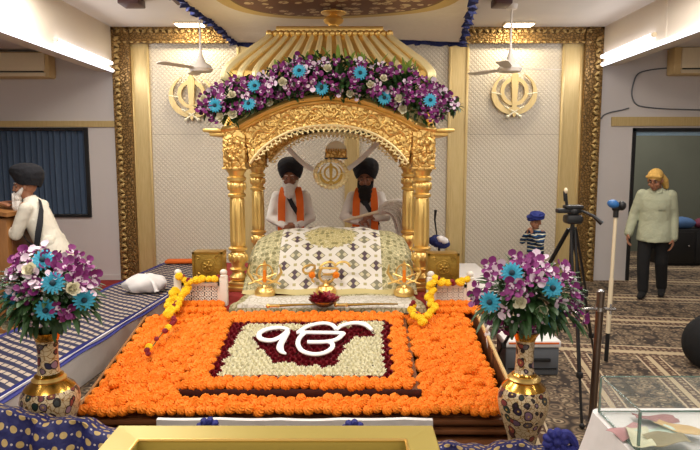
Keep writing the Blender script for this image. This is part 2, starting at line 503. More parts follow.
gb.inputs['Alpha'].default_value = .09; gb.inputs['Roughness'].default_value = .03
gb.inputs['Base Color'].default_value = (.62, .74, .70, 1); M['glass'] = g
M['glassedge'] = plain('green_glass_edge', (96, 124, 112), .2, 0, .1, **{'Alpha': .75})
# ------------------------------------------------------------------ the room
WY, CZ = 8.25, 3.42            # back wall depth, ceiling height
XL, XR = P(115, 72, WY).x, P(600, 66, WY).x      # inner faces of the two side beams
DOORX = P(629, 200, WY).x
def wallbox(name, lo, hi, m): 
    b = MB(); b.box2(lo, hi); return struct(b.build(name, M[m]))
wallbox('floor', (-6.5, -2.5, -.1), (6.5, 11.2, 0), 'carpet')
wallbox('ceiling', (-6.5, -2.5, CZ), (6.5, 11.2, CZ+.1), 'ceiling')
wallbox('wall_back', (XL, WY, 0), (XR, WY+.15, CZ), 'quilt')
# plain plaster beside the panel: left with a window hole, right with a doorway
wx1, wz0, wz1 = P(90, 215, WY).x, P(90, 215, WY).z, P(90, 130, WY).z
b = MB()
b.box2((-6.5, WY, 0), (XL, WY+.15, wz0)); b.box2((-6.5, WY, wz1), (XL, WY+.15, CZ)); b.box2((wx1, WY, wz0), (XL, WY+.15, wz1)); b.box2((-6.5, WY, wz0), (-5.6, WY+.15, wz1))
struct(b.build('wall_back_left', M['white_paint']))
dz = P(640, 128, WY).z
b = MB(); b.box2((XR, WY, 0), (DOORX, WY+.15, CZ)); b.box2((DOORX, WY, dz), (6.5, WY+.15, CZ)); b.box2((5.6, WY, 0), (6.5, WY+.15, dz))
struct(b.build('wall_back_right', M['white_paint']))
wallbox('wall_left', (-6.6, -2.5, 0), (-6.5, 11.2, CZ), 'white_paint')
wallbox('wall_right', (6.5, -2.5, 0), (6.6, 11.2, CZ), 'white_paint')
wallbox('wall_far', (2.5, 10.9, 0), (6.5, 11.0, CZ), 'darkroom')
wallbox('wall_inner_left', (2.9, WY+.15, 0), (3.0, 10.9, CZ), 'darkroom')
# side beams with the tube lamps under them; their soffits
ZL, ZR = P(115, 72, WY).z, P(600, 66, WY).z
wallbox('beam_left', (XL-.22, -2.5, ZL), (XL, WY, CZ), 'cream')
wallbox('beam_right', (XR, -2.5, ZR), (XR+.22, WY, CZ), 'cream')
wallbox('ceiling_left', (-6.5, -2.5, 3.12), (XL-.22, WY, 3.2), 'white_paint')
wallbox('ceiling_right', (XR+.22, -2.5, 3.14), (6.5, WY, 3.22), 'white_paint')
wallbox('skirting_left', (-5.6, WY-.02, 0), (XL, WY, .08), 'white_paint')
# seam strips on the right fascia
b = MB(); x = XR; b.box2((x-.012, 6.55, ZR+.02), (x, 6.6, CZ-.01)); struct(b.build('trim_1', M['cream']))
# brown ceiling moulding nearly out of the frame
b = MB(); b.box2((-1.9, 6.55, CZ-.045), (.35, 6.85, CZ)); struct(b.build('trim_2', M['darkwood']))
# gold frame round the panel
def frame_trim():
    b = MB(); w = .235; t = .07
    z1 = P(350, 28, WY).z
    for x0, x1 in ((XL, XL+w), (XR-w, XR)):
        b.box2((x0, WY-t, 0), (x1, WY, z1))
        for q in (x0+.02, x1-.02):
            b.box2((q-.02, WY-t-.03, 0), (q+.02, WY-t, z1))
    b.box2((XL+w, WY-t, z1-.20), (XR-w, WY, z1)); 
    b.box2((XL, WY-t-.03, z1-.04), (XR, WY-t, z1)); b.box2((XL+w-.03, WY-t-.025, z1-.215), (XR-w+.03, WY-t, z1-.185))
    return b.build('trim_3', M['frame'])
struct(frame_trim())
def scrolls():
    """raised leaf scrolls running along the frame"""
    b = MB(); y = WY-.085; z1 = P(350, 28, WY).z
    def leaf(cx, cz, a, s):
        b.ell((cx, y, cz), (.05*s, .022, .02*s), (0, a, 0), 8, 5)
        b.sweep([(cx + .028*s*cos(a+t*4.5)*(1-t*.5), y-.01, cz + .028*s*sin(a+t*4.5)*(1-t*.5)) for t in [i/7 for i in range(8)]], .008*s, 5)
    n = 44
    for i in range(n):
        z = .06 + (z1-.14)*i/n
        for x0, sg in ((XL, 1), (XR-.235, -1)):
            leaf(x0 + (.06 if sg > 0 else .175), z, .7*(-1)**i, 1.0)
            if i % 2 == 0: b.ell((x0 + (.2 if sg > 0 else .035), y+.01, z), (.02, .02, .035), None, 8, 5)
    m = 74
    for i in range(m):
        x = XL + .1 + (XR-XL-.2)*i/m
        leaf(x, z1-.055, 1.57 + .8*(-1)**i, .8)
        b.ell((x, y-.005, z1-.2), (.026, .02, .016), None, 8, 5)
    return b.build('trim_4', M['frame_hi'])
struct(scrolls())
# vertical gold strips on the panel
for i, (a, c) in enumerate(((134, 150), (240, 252), (346, 358), (449, 466), (561, 579))):
    b = MB(); z1 = P(350, 44, WY).z
    b.box2((P(a, 120, WY).x, WY-.02, 0), (P(c, 120, WY).x, WY, z1)); 
    for q in (a, c): b.box2((P(q, 120, WY).x-.02, WY-.035, 0), (P(q, 120, WY).x+.02, WY, z1), .008)
    struct(b.build('trim_%d' % (5+i), M['goldstrip']))
b = MB(); b.box2((-5.6, WY-.03, P(60, 127, WY).z), (XL, WY, P(60, 121, WY).z)); struct(b.build('trim_10', M['goldstrip']))
b = MB(); b.box2((DOORX-.3, WY-.03, P(660, 126, WY).z), (5.6, WY, P(660, 117, WY).z)); struct(b.build('trim_11', M['goldstrip']))
# window with curtain (left) and the doorway lining (right)
b = MB()
for lo, hi in (((-5.6, WY-.03, wz0-.03), (wx1+.03, WY+.05, wz0)), ((-5.6, WY-.03, wz1), (wx1+.03, WY+.05, wz1+.03)), ((wx1-.02, WY-.03, wz0), (wx1+.03, WY+.05, wz1)), ((-5.6, WY-.03, wz0), (-5.57, WY+.05, wz1))): b.box2(lo, hi)
wf = struct(b.build('window_1', M['black']))
b = MB(); b.box2((-5.6, WY+.1, wz0), (wx1, WY+.11, wz1)); b.build('pane', M['black'], wf)
b = MB()
def cur(u, v):
    x = lerp(-5.55, wx1-.03, u); return (x, WY+.055 + .022*sin(u*150 + .6*sin(v*3)) + .012*sin(u*61+1), lerp(wz0+.01, wz1-.01, v))
b.sheet(cur, 220, 8, .006)
tag(b.build('curtain', M['curtain'], origin=(-4.6, WY, wz0)), 'slate blue pleated curtain drawn across the black-framed window', 'curtain')
b = MB()
b.box2((DOORX, WY-.02, 0), (DOORX+.045, WY+.17, dz)); b.box2((DOORX, WY-.02, dz-.045), (5.6, WY+.17, dz))
dr = struct(b.build('door_1', M['black']))
b = MB(); b.box2((DOORX+.05, WY+.03, dz-.10), (5.6, WY+.06, dz-.05)); b.build('lintel_strip', plain('pale_blue_strip', (150, 180, 204), .4), dr)  # thin pale blue strip just below the door head
# lamps of the room
def tube(name, a, c, label, r=.018):
    t = empty(name, (a+c)/2, label, 'tube light'); d = (c-a).normalized()
    b = MB(); b.sweep([a + d*.03, c - d*.03], r, 10); b.build('glowing_tube', M['led'], t)
    for p, q in ((a, a+d*.035), (c-d*.035, c)): b = MB(); b.sweep([p, q], r*1.15, 10); b.build('end_cap', M['acwhite'], t)
    return t
tube('tube_light', Vector((XL+.02, .6, ZL-.0)), Vector((XL+.02, WY-.1, ZL-.0)), 'long white tube light along the lower edge of the left beam', .02)
tube('tube_light', Vector((XR-.02, .6, ZR-.0)), Vector((XR-.02, WY-.1, ZR-.0)), 'long white tube light along the lower edge of the right beam', .024)
tube('tube_light', Vector((XL+.03, P(48, 45, 6.55).y, ZL+.10)), Vector((XL+.03, WY-.15, ZL+.09)), 'short white tube light on the left beam face above the long one')
tube('tube_light', Vector((XR-.03, 6.75, ZR+.115)), Vector((XR-.03, WY-.1, ZR+.10)), 'short white tube light on the right beam face above the long one', .024)
for px, py, s in ((190, 26, 'left'), (519, 23, 'right')):
    p = P(px, py, 7.93); 
    t = empty('ceiling_downlight', (p.x, p.y, CZ), 'glowing square downlight in the ceiling above the %s fan' % s, 'ceiling light')
    b = MB(); b.box((p.x, p.y, CZ-.012), (.38, .2, .024)); b.build('housing', M['acwhite'], t)
    b = MB(); b.box((p.x, p.y, CZ-.028), (.34, .17, .012)); b.build('diffuser', M['downlight'], t)
def area(name, loc, rot, sx, sy, power, col=(1, .93, .84), spread=PI):
    l = bpy.data.lights.new(name, 'AREA'); l.shape = 'RECTANGLE'; l.size = sx; l.size_y = sy; l.energy = power; l.color = col; l.spread = spread
    o = bpy.data.objects.new(name, l); C.objects.link(o); o.location = loc; o.rotation_euler = rot; return o
# presumed ceiling panels out of view; the last two added to brighten the rear
for i, (x, y, pw) in enumerate(((-1.7, 3.3, 72), (1.6, 3.3, 56), (-1.7, .8, 46), (1.6, .8, 36), (-2.35, 5.7, 60), (2.3, 5.7, 52))):
    area('hall_lamp_and_fill', (x, y, CZ-.06), (0, 0, 0), 1.1, .6, pw)
for x, s in ((-2.35, 1), (1.75, 1)):
    area('downlight_light', (P(190, 26, 7.9).x if x < 0 else P(519, 23, 7.9).x, 7.9, CZ-.05), (math.radians(12), 0, 0), .34, .17, 11, (1, .86, .62))
area('back_room_fill', (4.6, 9.6, CZ-.06), (0, 0, 0), .8, .5, 55)  # unseen fill added to lift the dark room beyond the doorway
area('beam_tube_light', (XL+.07, 5.0, ZL-.03), (0, math.radians(-80), 0), .05, 6.0, 30, (.96, .97, 1))
area('beam_tube_light', (XR-.07, 5.0, ZR-.03), (0, math.radians(80), 0), .05, 6.0, 26, (.96, .97, 1))
w = bpy.data.worlds.new('hall_light'); scene.world = w; w.use_nodes = True
w.node_tree.nodes['Background'].inputs[0].default_value = (1, .93, .85, 1); w.node_tree.nodes['Background'].inputs[1].default_value = .88
# air conditioners
def ac(px0, px1, py0, py1, label):
    a, c = P(px0, py0, WY), P(px1, py1, WY); x0, x1, z1, z0 = a.x, c.x, a.z, c.z
    t = empty('air_conditioner', ((x0+x1)/2, WY, z0), label, 'air conditioner')
    b = MB(); b.box2((x0, WY-.2, z0+.02), (x1, WY-.001, z1), .025); b.build('casing', M['acbeige'], t)
    b = MB(); b.box2((x0+.09, WY-.225, z0+.10), (x1-.05, WY-.19, z1-.02), .012); b.build('front_panel', M['acwhite'], t)
    b = MB(); b.box2((x0+.09, WY-.218, z0+.035), (x1-.05, WY-.19, z0+.085), .008); b.build('louver', M['acwhite'], t)
    b = MB(); b.box2((x0+.11, WY-.221, z0+.084), (x1-.07, WY-.195, z0+.099)); b.build('vent_slot', M['black'], t)
ac(-12, 57, 54, 81, 'beige wall air conditioner above the curtained window')
ac(667, 735, 49, 78, 'beige wall air conditioner above the dark doorway')
# loose cables on the right wall
def cable(pts, label, r=.009):
    q = spline([P(x, y, WY-.012) for x, y in pts], 6); b = MB(); b.sweep(q, r, 6); tag(b.build('cable', M['grey'], origin=q[0]), label, 'cable')
cable([(668, 68), (650, 70), (638, 74), (633, 85), (632, 96), (636, 104), (645, 107), (668, 109), (702, 110)], 'grey cable hanging in a loop across the white wall over the doorway')
cable([(629, 108), (622, 110), (612, 112), (604, 115), (601, 119)], 'thin short cable running down to the gold strip on the white wall')
# ceiling fans
def fan(px, Y, label, ang):
    hub = P(px, 68, Y)
    t = empty('ceiling_fan', (hub.x, Y, CZ), label, 'ceiling fan')
    b = MB(); b.lathe([(.02, hub.z+.16), (.012, hub.z+.3), (.012, CZ-.06), (.06, CZ-.05), (.07, CZ-.001)], (hub.x, Y, 0), 14); b.build('down_rod', M['fanwhite'], t)
    b = MB(); b.lathe([(.03, hub.z-.05), (.12, hub.z-.045), (.14, hub.z-.01), (.115, hub.z+.03), (.06, hub.z+.06), (.03, hub.z+.13), (.018, hub.z+.18)], (hub.x, Y, 0), 24); b.build('motor', M['fanwhite'], t)
    for k in range(3):
        a = ang + k*2*PI/3; b = MB()
        b.M = Matrix.Translation((hub.x, Y, hub.z-.01)) @ Matrix.Rotation(a, 4, 'Z') @ Matrix.Rotation(.12, 4, 'X')
        b.prism([(.1, -.03), (.2, -.055), (.55, -.07), (.6, -.04), (.6, .05), (.55, .065), (.2, .05), (.1, .03)], (1,0,0), (0,1,0), (0,0,.006)); b.build('blade', M['fanwhite'], t)
fan(201, 7.25, 'white ceiling fan on a rod left of the golden canopy', -.1)
fan(510, 7.0, 'white ceiling fan on a rod right of the golden canopy', .12)
for x0, x1, s in ((117, 138, 'left'), (496, 513, 'right')):
    a, c = P(x0, 3.2, 6.6), P(x1, 3.2, 6.6); b = MB()
    b.box2((a.x, 6.6, a.z), (c.x, 6.85, CZ), .012); tag(b.build('ceiling_block', M['darkwood'], origin=((a.x+c.x)/2, 6.7, CZ)), 'dark brown block under the ceiling at the top edge, %s of the canopy' % s, 'block')
# khanda emblems on the wall
def khanda(c, k, y, mats, t, th=.03):
    """ring, upright double-edged blade and two curved blades; c centre, k scale"""
    c = Vector(c); D = (0, -th, 0)
    def part(name, mb, m): return mb.build(name, m, t)
    b = MB(); n = 40; A = []; B = []
    for i in range(n+1):
        a = 2*PI*i/n; A.append(c + Vector((.60*k*cos(a), 0, .60*k*sin(a)+.10*k))); B.append(c + Vector((.44*k*cos(a), 0, .44*k*sin(a)+.10*k)))
    b.strip(A, B, D); part('ring', b, mats[0])
    b = MB(); b.prism([(0, 1.0), (.13, .78), (.15, .5), (.11, -.1), (.10, -.55), (.26, -.62), (.26, -.70), (.07, -.72), (.07, -.9), (0, -1.0), (-.07, -.9), (-.07, -.72), (-.26, -.70), (-.26, -.62), (-.10, -.55), (-.11, -.1), (-.15, .5), (-.13, .78)], (k,0,0), (0,0,k), (0, -th*1.6, 0), c); part('upright_blade', b, mats[0])
    for s in (1, -1):
        b = MB(); A = []; B = []
        for i in range(25):
            q = i/24; a = lerp(1.15, -1.75, q); r = lerp(1.0, .98, q); wd = lerp(.02, .24, min(1, q*2.0)) if q < .75 else lerp(.24, .10, (q-.75)/.25)
            o = Vector((s*cos(a)*k*r*.98, 0, sin(a)*k*r*.9)); n_ = Vector((s*cos(a), 0, sin(a)))
            A.append(c + o); B.append(c + o - n_*wd*k)
        b.strip(A, B, D); part('curved_blade', b, mats[0])
        b = MB(); b.sweep([c + Vector((s*-.25*k, -th, -.95*k)), c + Vector((s*.02*k, -th*1.3, -.74*k)), c + Vector((s*.42*k, -th*1.1, -.52*k))], [.05*k, .04*k, .035*k], 8); b.ell(c + Vector((s*-.27*k, -th, -.96*k)), .075*k); part('hilt', b, mats[1])
        b = MB(); p0, p1 = c + Vector((s*.55*k, -th*.8, -.02*k)), c + Vector((s*.98*k, -th*.8, .06*k)); b.sweep([p0, p1], .03*k, 8); part('cross_band', b, mats[1])
for px, py, lab in ((192, 97, 'gold wall emblem of crossed swords left of the canopy, partly behind the flowers'), (514, 94, 'gold wall emblem of crossed swords under the right ceiling fan')):
    c = P(px, py, WY-.03); t = empty('sword_emblem', c, lab, 'emblem'); khanda(c, .315, WY, (M['goldstrip'], M['ivory']), t)
# ceiling cloth over the canopy
def cz(x, y): return 3.15 + .02*sin(x*2.3+1) + .012*sin(y*4)
def cx0(y): return interp(y, [(4.3, -1.62), (5.73, -1.52), (7.6, -1.415)])
def cx1(y): return interp(y, [(4.3, .98), (5.73, 1.12), (7.6, 1.38)])
t = empty('ceiling_canopy_cloth', (-.1, 6, 3.16), 'white cloth stretched under the ceiling with a navy ruffled edge', 'cloth')
b = MB()
def cc(u, v):
    y = lerp(4.3, 7.6, v); x = lerp(cx0(y), cx1(y), u); return (x, y, cz(x, y) + .006*abs(sin(u*22)) * (1-v))
b.sheet(cc, 40, 30, .006); b.build('cloth', M['canopy'], t)
b = MB(); edge = [(cx0(y), y) for y in [4.3 + 3.3*i/90 for i in range(91)]] + [(lerp(cx0(7.6), cx1(7.6), i/70), 7.6) for i in range(1, 71)] + [(cx1(y), y) for y in [7.6 - 3.3*i/90 for i in range(1, 91)]]
A = []; B = []
for i, (x, y) in enumerate(edge):
    z = cz(x, y); k = .028*sin(i*1.25) + .02*sin(i*2.9); A.append((x + k, y + k*.5, z + .015)); B.append((x - k*1.4 + .01, y + k*.4, z - .055 - .012*sin(i*1.9)))
b.strip(A, B, (.004, .012, 0)); b.build('ruffle', M['navyruffle'], t)
b = MB()
def med(u, v):
    r = .02 + 1.10*v; x, y = -.1 + r*cos(2*PI*u), 5.4 + r*sin(2*PI*u); return (x, y, min(cz(x, y), cz(x, y)) - .014)
b.sheet(med, 64, 16, .004)
md = b.build('medallion', M['medallion'], t)
md.data.transform(Matrix.Translation((0, .6, .032))); md.location = (0, -.6, -.032)
# ------------------------------------------------------------------ stage and red carpet
PZ = .50
b = MB(); b.box2((-1.44, 4.74, 0), (1.05, 6.85, PZ), .02)
tag(b.build('stage_platform', M['red'], origin=(-.3, 5.8, 0)), 'red carpeted platform that carries the golden canopy', 'platform')
b = MB(); b.box2((-5.4, 6.9, .001), (-2.15, WY-.03, .012)); tag(b.build('red_carpet', M['red'], origin=(-4, 7.6, 0)), 'plain red carpet on the floor below the left white wall', 'carpet')
# ------------------------------------------------------------------ golden palki
CX = -.19; YF, YB = 5.40, 6.63; XC0, XC1 = P(237, 200, YF).x, P(422, 200, YF).x
palki = empty('golden_canopy', (CX, 6.0, PZ), 'carved golden canopy on four fluted columns with a ribbed roof', 'canopy')
def column(x, y):
    b = MB()
    b.box2((x-.095, y-.095, PZ), (x+.095, y+.095, PZ+.045), .008); b.box2((x-.08, y-.08, PZ+.045), (x+.08, y+.08, PZ+.085), .008)
    z = PZ
    prof = [(.055, z+.085), (.075, z+.10), (.082, z+.125), (.06, z+.15), (.052, z+.17), (.075, z+.185), (.078, z+.2), (.055, z+.215), (.06, z+.24), (.078, z+.28), (.082, z+.31), (.074, z+.345), (.058, z+.36), (.084, z+.372), (.086, z+.392), (.062, z+.405)]
    prof += [(.068, .915), (.07, .96), (.069, 1.15), (.066, 1.33)]
    prof += [(.058, 1.345), (.080, 1.355), (.082, 1.375), (.062, 1.39), (.066, 1.41), (.078, 1.44), (.074, 1.475), (.058, 1.49), (.084, 1.50), (.086, 1.525), (.066, 1.54), (.072, 1.565), (.088, 1.585), (.088, 1.60)]
    b.lathe(prof, (x, y, 0), 48, (12, .16, (.93, 1.32)))
    # acanthus leaves on the bulbs
    for zz, r in ((z+.30, .078), (1.45, .074)):
        for k in range(10):
            a = 2*PI*k/10; b.ell((x + r*cos(a), y + r*sin(a), zz), (.014, .02, .036), (0, 0, a), 8, 6)
    col = b.build('column', M['gold'], palki)
    b = MB(); b.box2((x-.098, y-.098, 1.60), (x+.098, y+.098, 1.93), .01)
    for sx, sy in ((0, -1), (0, 1), (-1, 0), (1, 0)):
        for k in range(9):
            a = 2*PI*k/8; q = Vector((.05*cos(a), 0, .09*sin(a))) if k < 8 else Vector((0, 0, 0))
            if sx: q = Vector((0, q.x, q.z))
            b.ell(Vector((x + sx*.098, y + sy*.098, 1.77)) + q, (.03 if not sx else .014, .03 if sx else .014, .036), None, 8, 6)
    b.box2((x-.108, y-.108, 1.60), (x+.108, y+.108, 1.62), .004)
    b.build('capital', M['goldcarved'], col)
for x in (XC0, XC1):
    for y in (YF, YB): column(x, y)
def arch_pts(x0, x1, z0, z1, pw=1.0, n=36):
    xm = (x0+x1)/2; out = []
    for i in range(n+1):
        q = i/n; a = PI*(1-q)
        out.append((xm + (x1-x0)/2*cos(a), z0 + (z1-z0)*(sin(a)**pw)))
    return out
def top_curve(q):
    """outer edge of the arch seen in the photograph: q 0..1 across"""
    return interp(q, [(0, 1.945), (.05, 1.955), (.1, 2.005), (.2, 2.10), (.34, 2.20), (.5, 2.235), (.66, 2.20), (.8, 2.10), (.9, 2.005), (.95, 1.955), (1, 1.945)])
def arch_side(P0, P1, out, name):
    """carved spandrel between columns at P0 and P1 (xy), out = outward unit normal"""
    P0, P1, out = Vector(P0 + (0,)), Vector(P1 + (0,)), Vector(out); d = (P1-P0); L = d.length; d.normalize(); n = 48; ext = .10
    h = 1.0 if L > 1.4 else .9
    Tp, Bt = [], []
    for i in range(n+1):
        q = i/n; s = lerp(-ext, L+ext, q)
        zt = 1.93 + (top_curve(q)-1.93)*h
        c = (s - L/2)/(L/2 - .11)
        zb = 1.60 + (1.985-1.60)*h*max(0, 1-abs(c)**2.3)**.75 if abs(c) < 1 else 1.60
        if abs(c) >= 1: zb = 1.90
        Tp.append(P0 + d*s + Vector((0, 0, zt)) + out*.06); Bt.append(P0 + d*s + Vector((0, 0, min(zb, zt-.02))) + out*.06)
    b = MB(); b.strip(Tp, Bt, -out*.12); a = b.build(name, M['goldcarved'], palki)
    b = MB(); b.sweep([p + out*.02 for p in spline(Tp[::3], 3)], .03, 8); b.sweep([p + out*.012 - Vector((0, 0, .045)) for p in spline(Tp[::3], 3)], .012, 8); b.build('top_moulding', M['gold'], a)
    # vine scroll
    b = MB()
    ks = [i for i in range(n+1) if abs((lerp(-ext, L+ext, i/n) - L/2)/(L/2-.11)) < .99]
    mid = [(Tp[i]+Bt[i])/2 - Vector((0,0,.015)) for i in ks]; hh = [(Tp[i]-Bt[i]).length/2 - .05 for i in ks]
    vine = []
    for j, (p, q) in enumerate(zip(mid, hh)):
        vine.append(p + Vector((0, 0, max(.015, min(q, .05))*sin(j*.95))) + out*.008)
    b.sweep(spline(vine, 4), .011, 6)
    for j in range(1, len(mid), 2):
        q = max(.018, min(hh[j], .055)); sg = 1 if sin(j*.95) < 0 else -1
        c = mid[j] + Vector((0, 0, sg*q*.45)) + out*.008
        b.sweep([c + d*(q*.55*(1-t*.75)*cos(t*6.5)) + Vector((0, 0, sg*q*.55*(1-t*.75)*sin(t*6.5))) for t in [k/12 for k in range(13)]], .008, 5)
        ro = (0, .6*sg, math.atan2(d.y, d.x)); b.ell(c + d*.045, (.028, .012, .013), ro, 8, 5); b.ell(c - d*.04, (.024, .012, .012), ro, 8, 5)
    b.build('vine_scroll', M['gold'], a)
    # scalloped fringe hanging in the opening
    b = MB(); lo = [Bt[i] for i in ks]; fr = spline(lo, 3); tot = 0; last = fr[0]
    for p in fr:
        tot += (p-last).length; last = p
        if tot > .045:
            tot = 0
            ctr = Vector((P0.x + d.x*L/2, P0.y + d.y*L/2, 1.55)); inw = (ctr-p).normalized()
            for k in range(7):
                t = PI*k/6; b.ell(p + inw*(.012+.026*sin(t)) + inw.cross(out)*(.021*cos(t)) - out*.0, .0075, None, 6, 4)
            b.ell(p + inw*.05, .011, None, 6, 5)
    b.sweep([p for p in fr], .012, 6)
    b.build('bead_fringe', M['goldlight'], a)
arch_side((XC0, YF), (XC1, YF), (0, -1, 0), 'front_arch')
arch_side((XC1, YB), (XC0, YB), (0, 1, 0), 'rear_arch')
arch_side((XC0, YB), (XC0, YF), (-1, 0, 0), 'side_arch')
arch_side((XC1, YF), (XC1, YB), (1, 0, 0), 'side_arch')
for sg, x in ((-1, XC0), (1, XC1)):
    b = MB(); xo = x + sg*.26
    b.box2((min(x+sg*.1, xo), YF-.14, 1.925), (max(x+sg*.1, xo), YB+.14, 1.955), .008); b.box2((min(x+sg*.09, xo-sg*.05), YF-.11, 1.89), (max(x+sg*.09, xo-sg*.05), YB+.11, 1.925), .008)
    b.build('cornice', M['gold'], palki)
b = MB(); b.box2((XC0-.02, YF+.02, 1.95), (XC1+.02, YF+.06, 2.40)); b.box2((XC0-.02, YB-.06, 1.95), (XC1+.02, YB-.02, 2.40)); b.box2((XC0-.02, YF+.06, 1.95), (XC0+.02, YB-.06, 2.40)); b.box2((XC1-.02, YF+.06, 1.95), (XC1+.02, YB-.06, 2.40))
b.build('frieze', M['goldlight'], palki)
# roof
RC = Vector((CX, 6.015, 0))
prof = [(0, .83), (.0, .87), (.05, .90), (.10, .885), (.17, .835), (.24, .765), (.31, .695), (.38, .625), (.44, .57), (.48, .545)]
def roof_ring(w, z, n=28):
    dpt = w - .24; pts = []
    for a, c in (((-w, -dpt), (w, -dpt)), ((w, -dpt), (w, dpt)), ((w, dpt), (-w, dpt)), ((-w, dpt), (-w, -dpt))):
        for i in range(n): pts.append(RC + Vector((lerp(a[0], c[0], i/n), lerp(a[1], c[1], i/n), z)))
    return pts
Z0 = 2.36
b = MB(); rows = [[b.v(p) for p in roof_ring(w, Z0+h)] for h, w in prof]
for i in range(len(rows)-1):
    m_ = len(rows[0])
    for k in range(m_): b.f([rows[i][k], rows[i][(k+1) % m_], rows[i+1][(k+1) % m_], rows[i+1][k]])
b.f(rows[0][::-1]); b.f(rows[-1])
roof = b.build('roof', M['gold'], palki, smooth=False)
b = MB()
for k in range(112):
    if k % 2 == 0 and k % 28: 
        pts = [roof_ring(w, Z0+h)[k] for h, w in prof[1:]]
        out = (pts[0]-RC); out.z = 0; 
        b.sweep(spline(pts, 2), [lerp(.036, .021, i/16) for i in range(17)], 8)
for k in (0, 28, 56, 84):
    pts = [roof_ring(w, Z0+h)[k] for h, w in prof[1:]]; b.sweep(spline(pts, 2), [lerp(.05, .028, i/16) for i in range(17)], 8)
b.build('roof_ribs', M['goldlight'], roof)
b = MB(); zc = Z0+.47
b.box2((RC.x-.56, RC.y-.32, zc), (RC.x+.56, RC.y+.32, zc+.035), .01); b.box2((RC.x-.50, RC.y-.27, zc+.035), (RC.x+.50, RC.y+.27, zc+.09), .01)
for k in range(22):
    x = RC.x - .55 + 1.1*k/21
    for sy in (-.33, .33): b.ell((x, RC.y+sy, zc+.012), (.026, .02, .03), None, 8, 6)
for k in range(12):
    y = RC.y - .31 + .62*k/11
    for sx in (-.57, .57): b.ell((RC.x+sx, y, zc+.012), (.02, .026, .03), None, 8, 6)
b.build('roof_collar', M['gold'], palki)
b = MB(); zt = zc+.09
b.lathe([(.20, zt), (.19, zt+.015), (.07, zt+.03), (.05, zt+.05), (.055, zt+.065), (.088, zt+.085), (.10, zt+.11), (.085, zt+.135), (.045, zt+.15), (.035, zt+.165), (.12, zt+.172), (.125, zt+.182), (.05, zt+.19), (.03, zt+.205), (.022, zt+.225)], (RC.x+.03, RC.y, 0), 28); b.build('finial', M['gold'], palki)
# hanging ornaments under the arch
c = P(331, 174, 6.45)
t = empty('hanging_sword_emblem', c, 'ornate pale gold sword emblem hung on two white ribbons under the arch', 'emblem')
khanda(c, .13, 6.45, (M['brass'], M['goldlight']), t, .015)
b = MB()
for k in range(26):
    a = 2*PI*k/26; r = Vector((.17*cos(a), 0, .145*sin(a))); b.ell(c + r, (.024, .012, .024), None, 8, 5)
    b.sweep([c + r + Vector((.02*cos(a+q*6), 0, .02*sin(a+q*6)))*(1-q*.5) for q in [i/8 for i in range(9)]], .006, 5)
for k in range(14):
    a = -PI + PI*k/13; b.ell(c + Vector((.13*cos(a), .0, .13*sin(a)-.01)), (.018, .012, .03), (0, -a, 0), 8, 5)
b.build('leaf_scroll', M['goldlight'], t)
for (a0, a1, tw) in (((288, 148), (313, 170), .028), ((378, 142), (348, 169), .028)):
    A, B = P(a0[0], a0[1], 6.52), P(a1[0], a1[1], 6.45); b = MB()
    pts = [A.lerp(B, i/10) + Vector((0, 0, -.02*sin(PI*i/10))) for i in range(11)]
    b.sweep(pts, .026, 8, flat=(.25, 1.0), up=(0, 0, 1)); b.build('ribbon', M['whitecloth'], t)
c = P(336, 158, 6.5)
t = empty('arched_plaque', c, 'small arched white and gold plaque hanging from a thread under the arch', 'plaque')
k = 6.5/600
ol = [(-11*k, 0), (11*k, 0)] + [(11*k*cos(a), 6*k + 11*k*sin(a)) for a in [PI*i/12 for i in range(13)]]
b = MB(); b.prism(ol, (1,0,0), (0,0,1), (0, .015, 0), c); b.build('board', M['ivory'], t)
b = MB(); b.box2(c + Vector((-10.5*k, -.008, .3*k)), c + Vector((10.5*k, .0, 7*k)), .003)
for i in range(9): b.ell(c + Vector(((-9.5+2.4*i)*k, -.006, 8*k)), (1.0*k, .006, 1.4*k), None, 8, 6)
b.build('gold_relief', M['goldcarved'], t)
b = MB(); b.box2(c + Vector((-11.2*k, -.011, -1.2*k)), c + Vector((11.2*k, .016, .3*k)), .003); b.build('lower_edge', M['curtain'], t)
b = MB(); b.sweep([c + Vector((0, .007, 16.8*k)), Vector((c.x, 6.507, 1.99))], .003, 5); b.build('thread', M['ivory'], t)
# ------------------------------------------------------------------ flower meshes
def ruffle(r, rows, n, amp, flat=.8, seed=0):
    """pompom head: rings of frilled petals round a dome"""
    q = random.Random(seed); b = MB(); rg = []
    for i in range(rows+1):
        ph = .12 + (PI*.86-.12)*i/rows; off = q.random()*6
        row = []
        for j in range(n):
            th = 2*PI*(j + .5*(i % 2))/n
            k = 1 + amp*(1 if (i+j) % 2 else -1)*(.6+.8*q.random())
            row.append(b.v((r*sin(ph)*cos(th)*k, r*sin(ph)*sin(th)*k, r*flat*cos(ph)*k)))
        rg.append(row)
    for i in range(rows):
        for j in range(n): b.f([rg[i][j], rg[i+1][j], rg[i+1][(j+1) % n], rg[i][(j+1) % n]])
    b.f(rg[0]); b.f(rg[-1][::-1])
    return b
def marigold_me(mat, r, seed): return ruffle(r, 6, 16, .075, .86, seed).mesh('marigold', mat, False)
MG = [marigold_me(M['orange'], .0345, i) for i in range(4)]
MY = [marigold_me(M['yellow'], .0300, 10+i) for i in range(3)]
MR = [marigold_me(M['crimson'], .0200, 20+i) for i in range(2)]
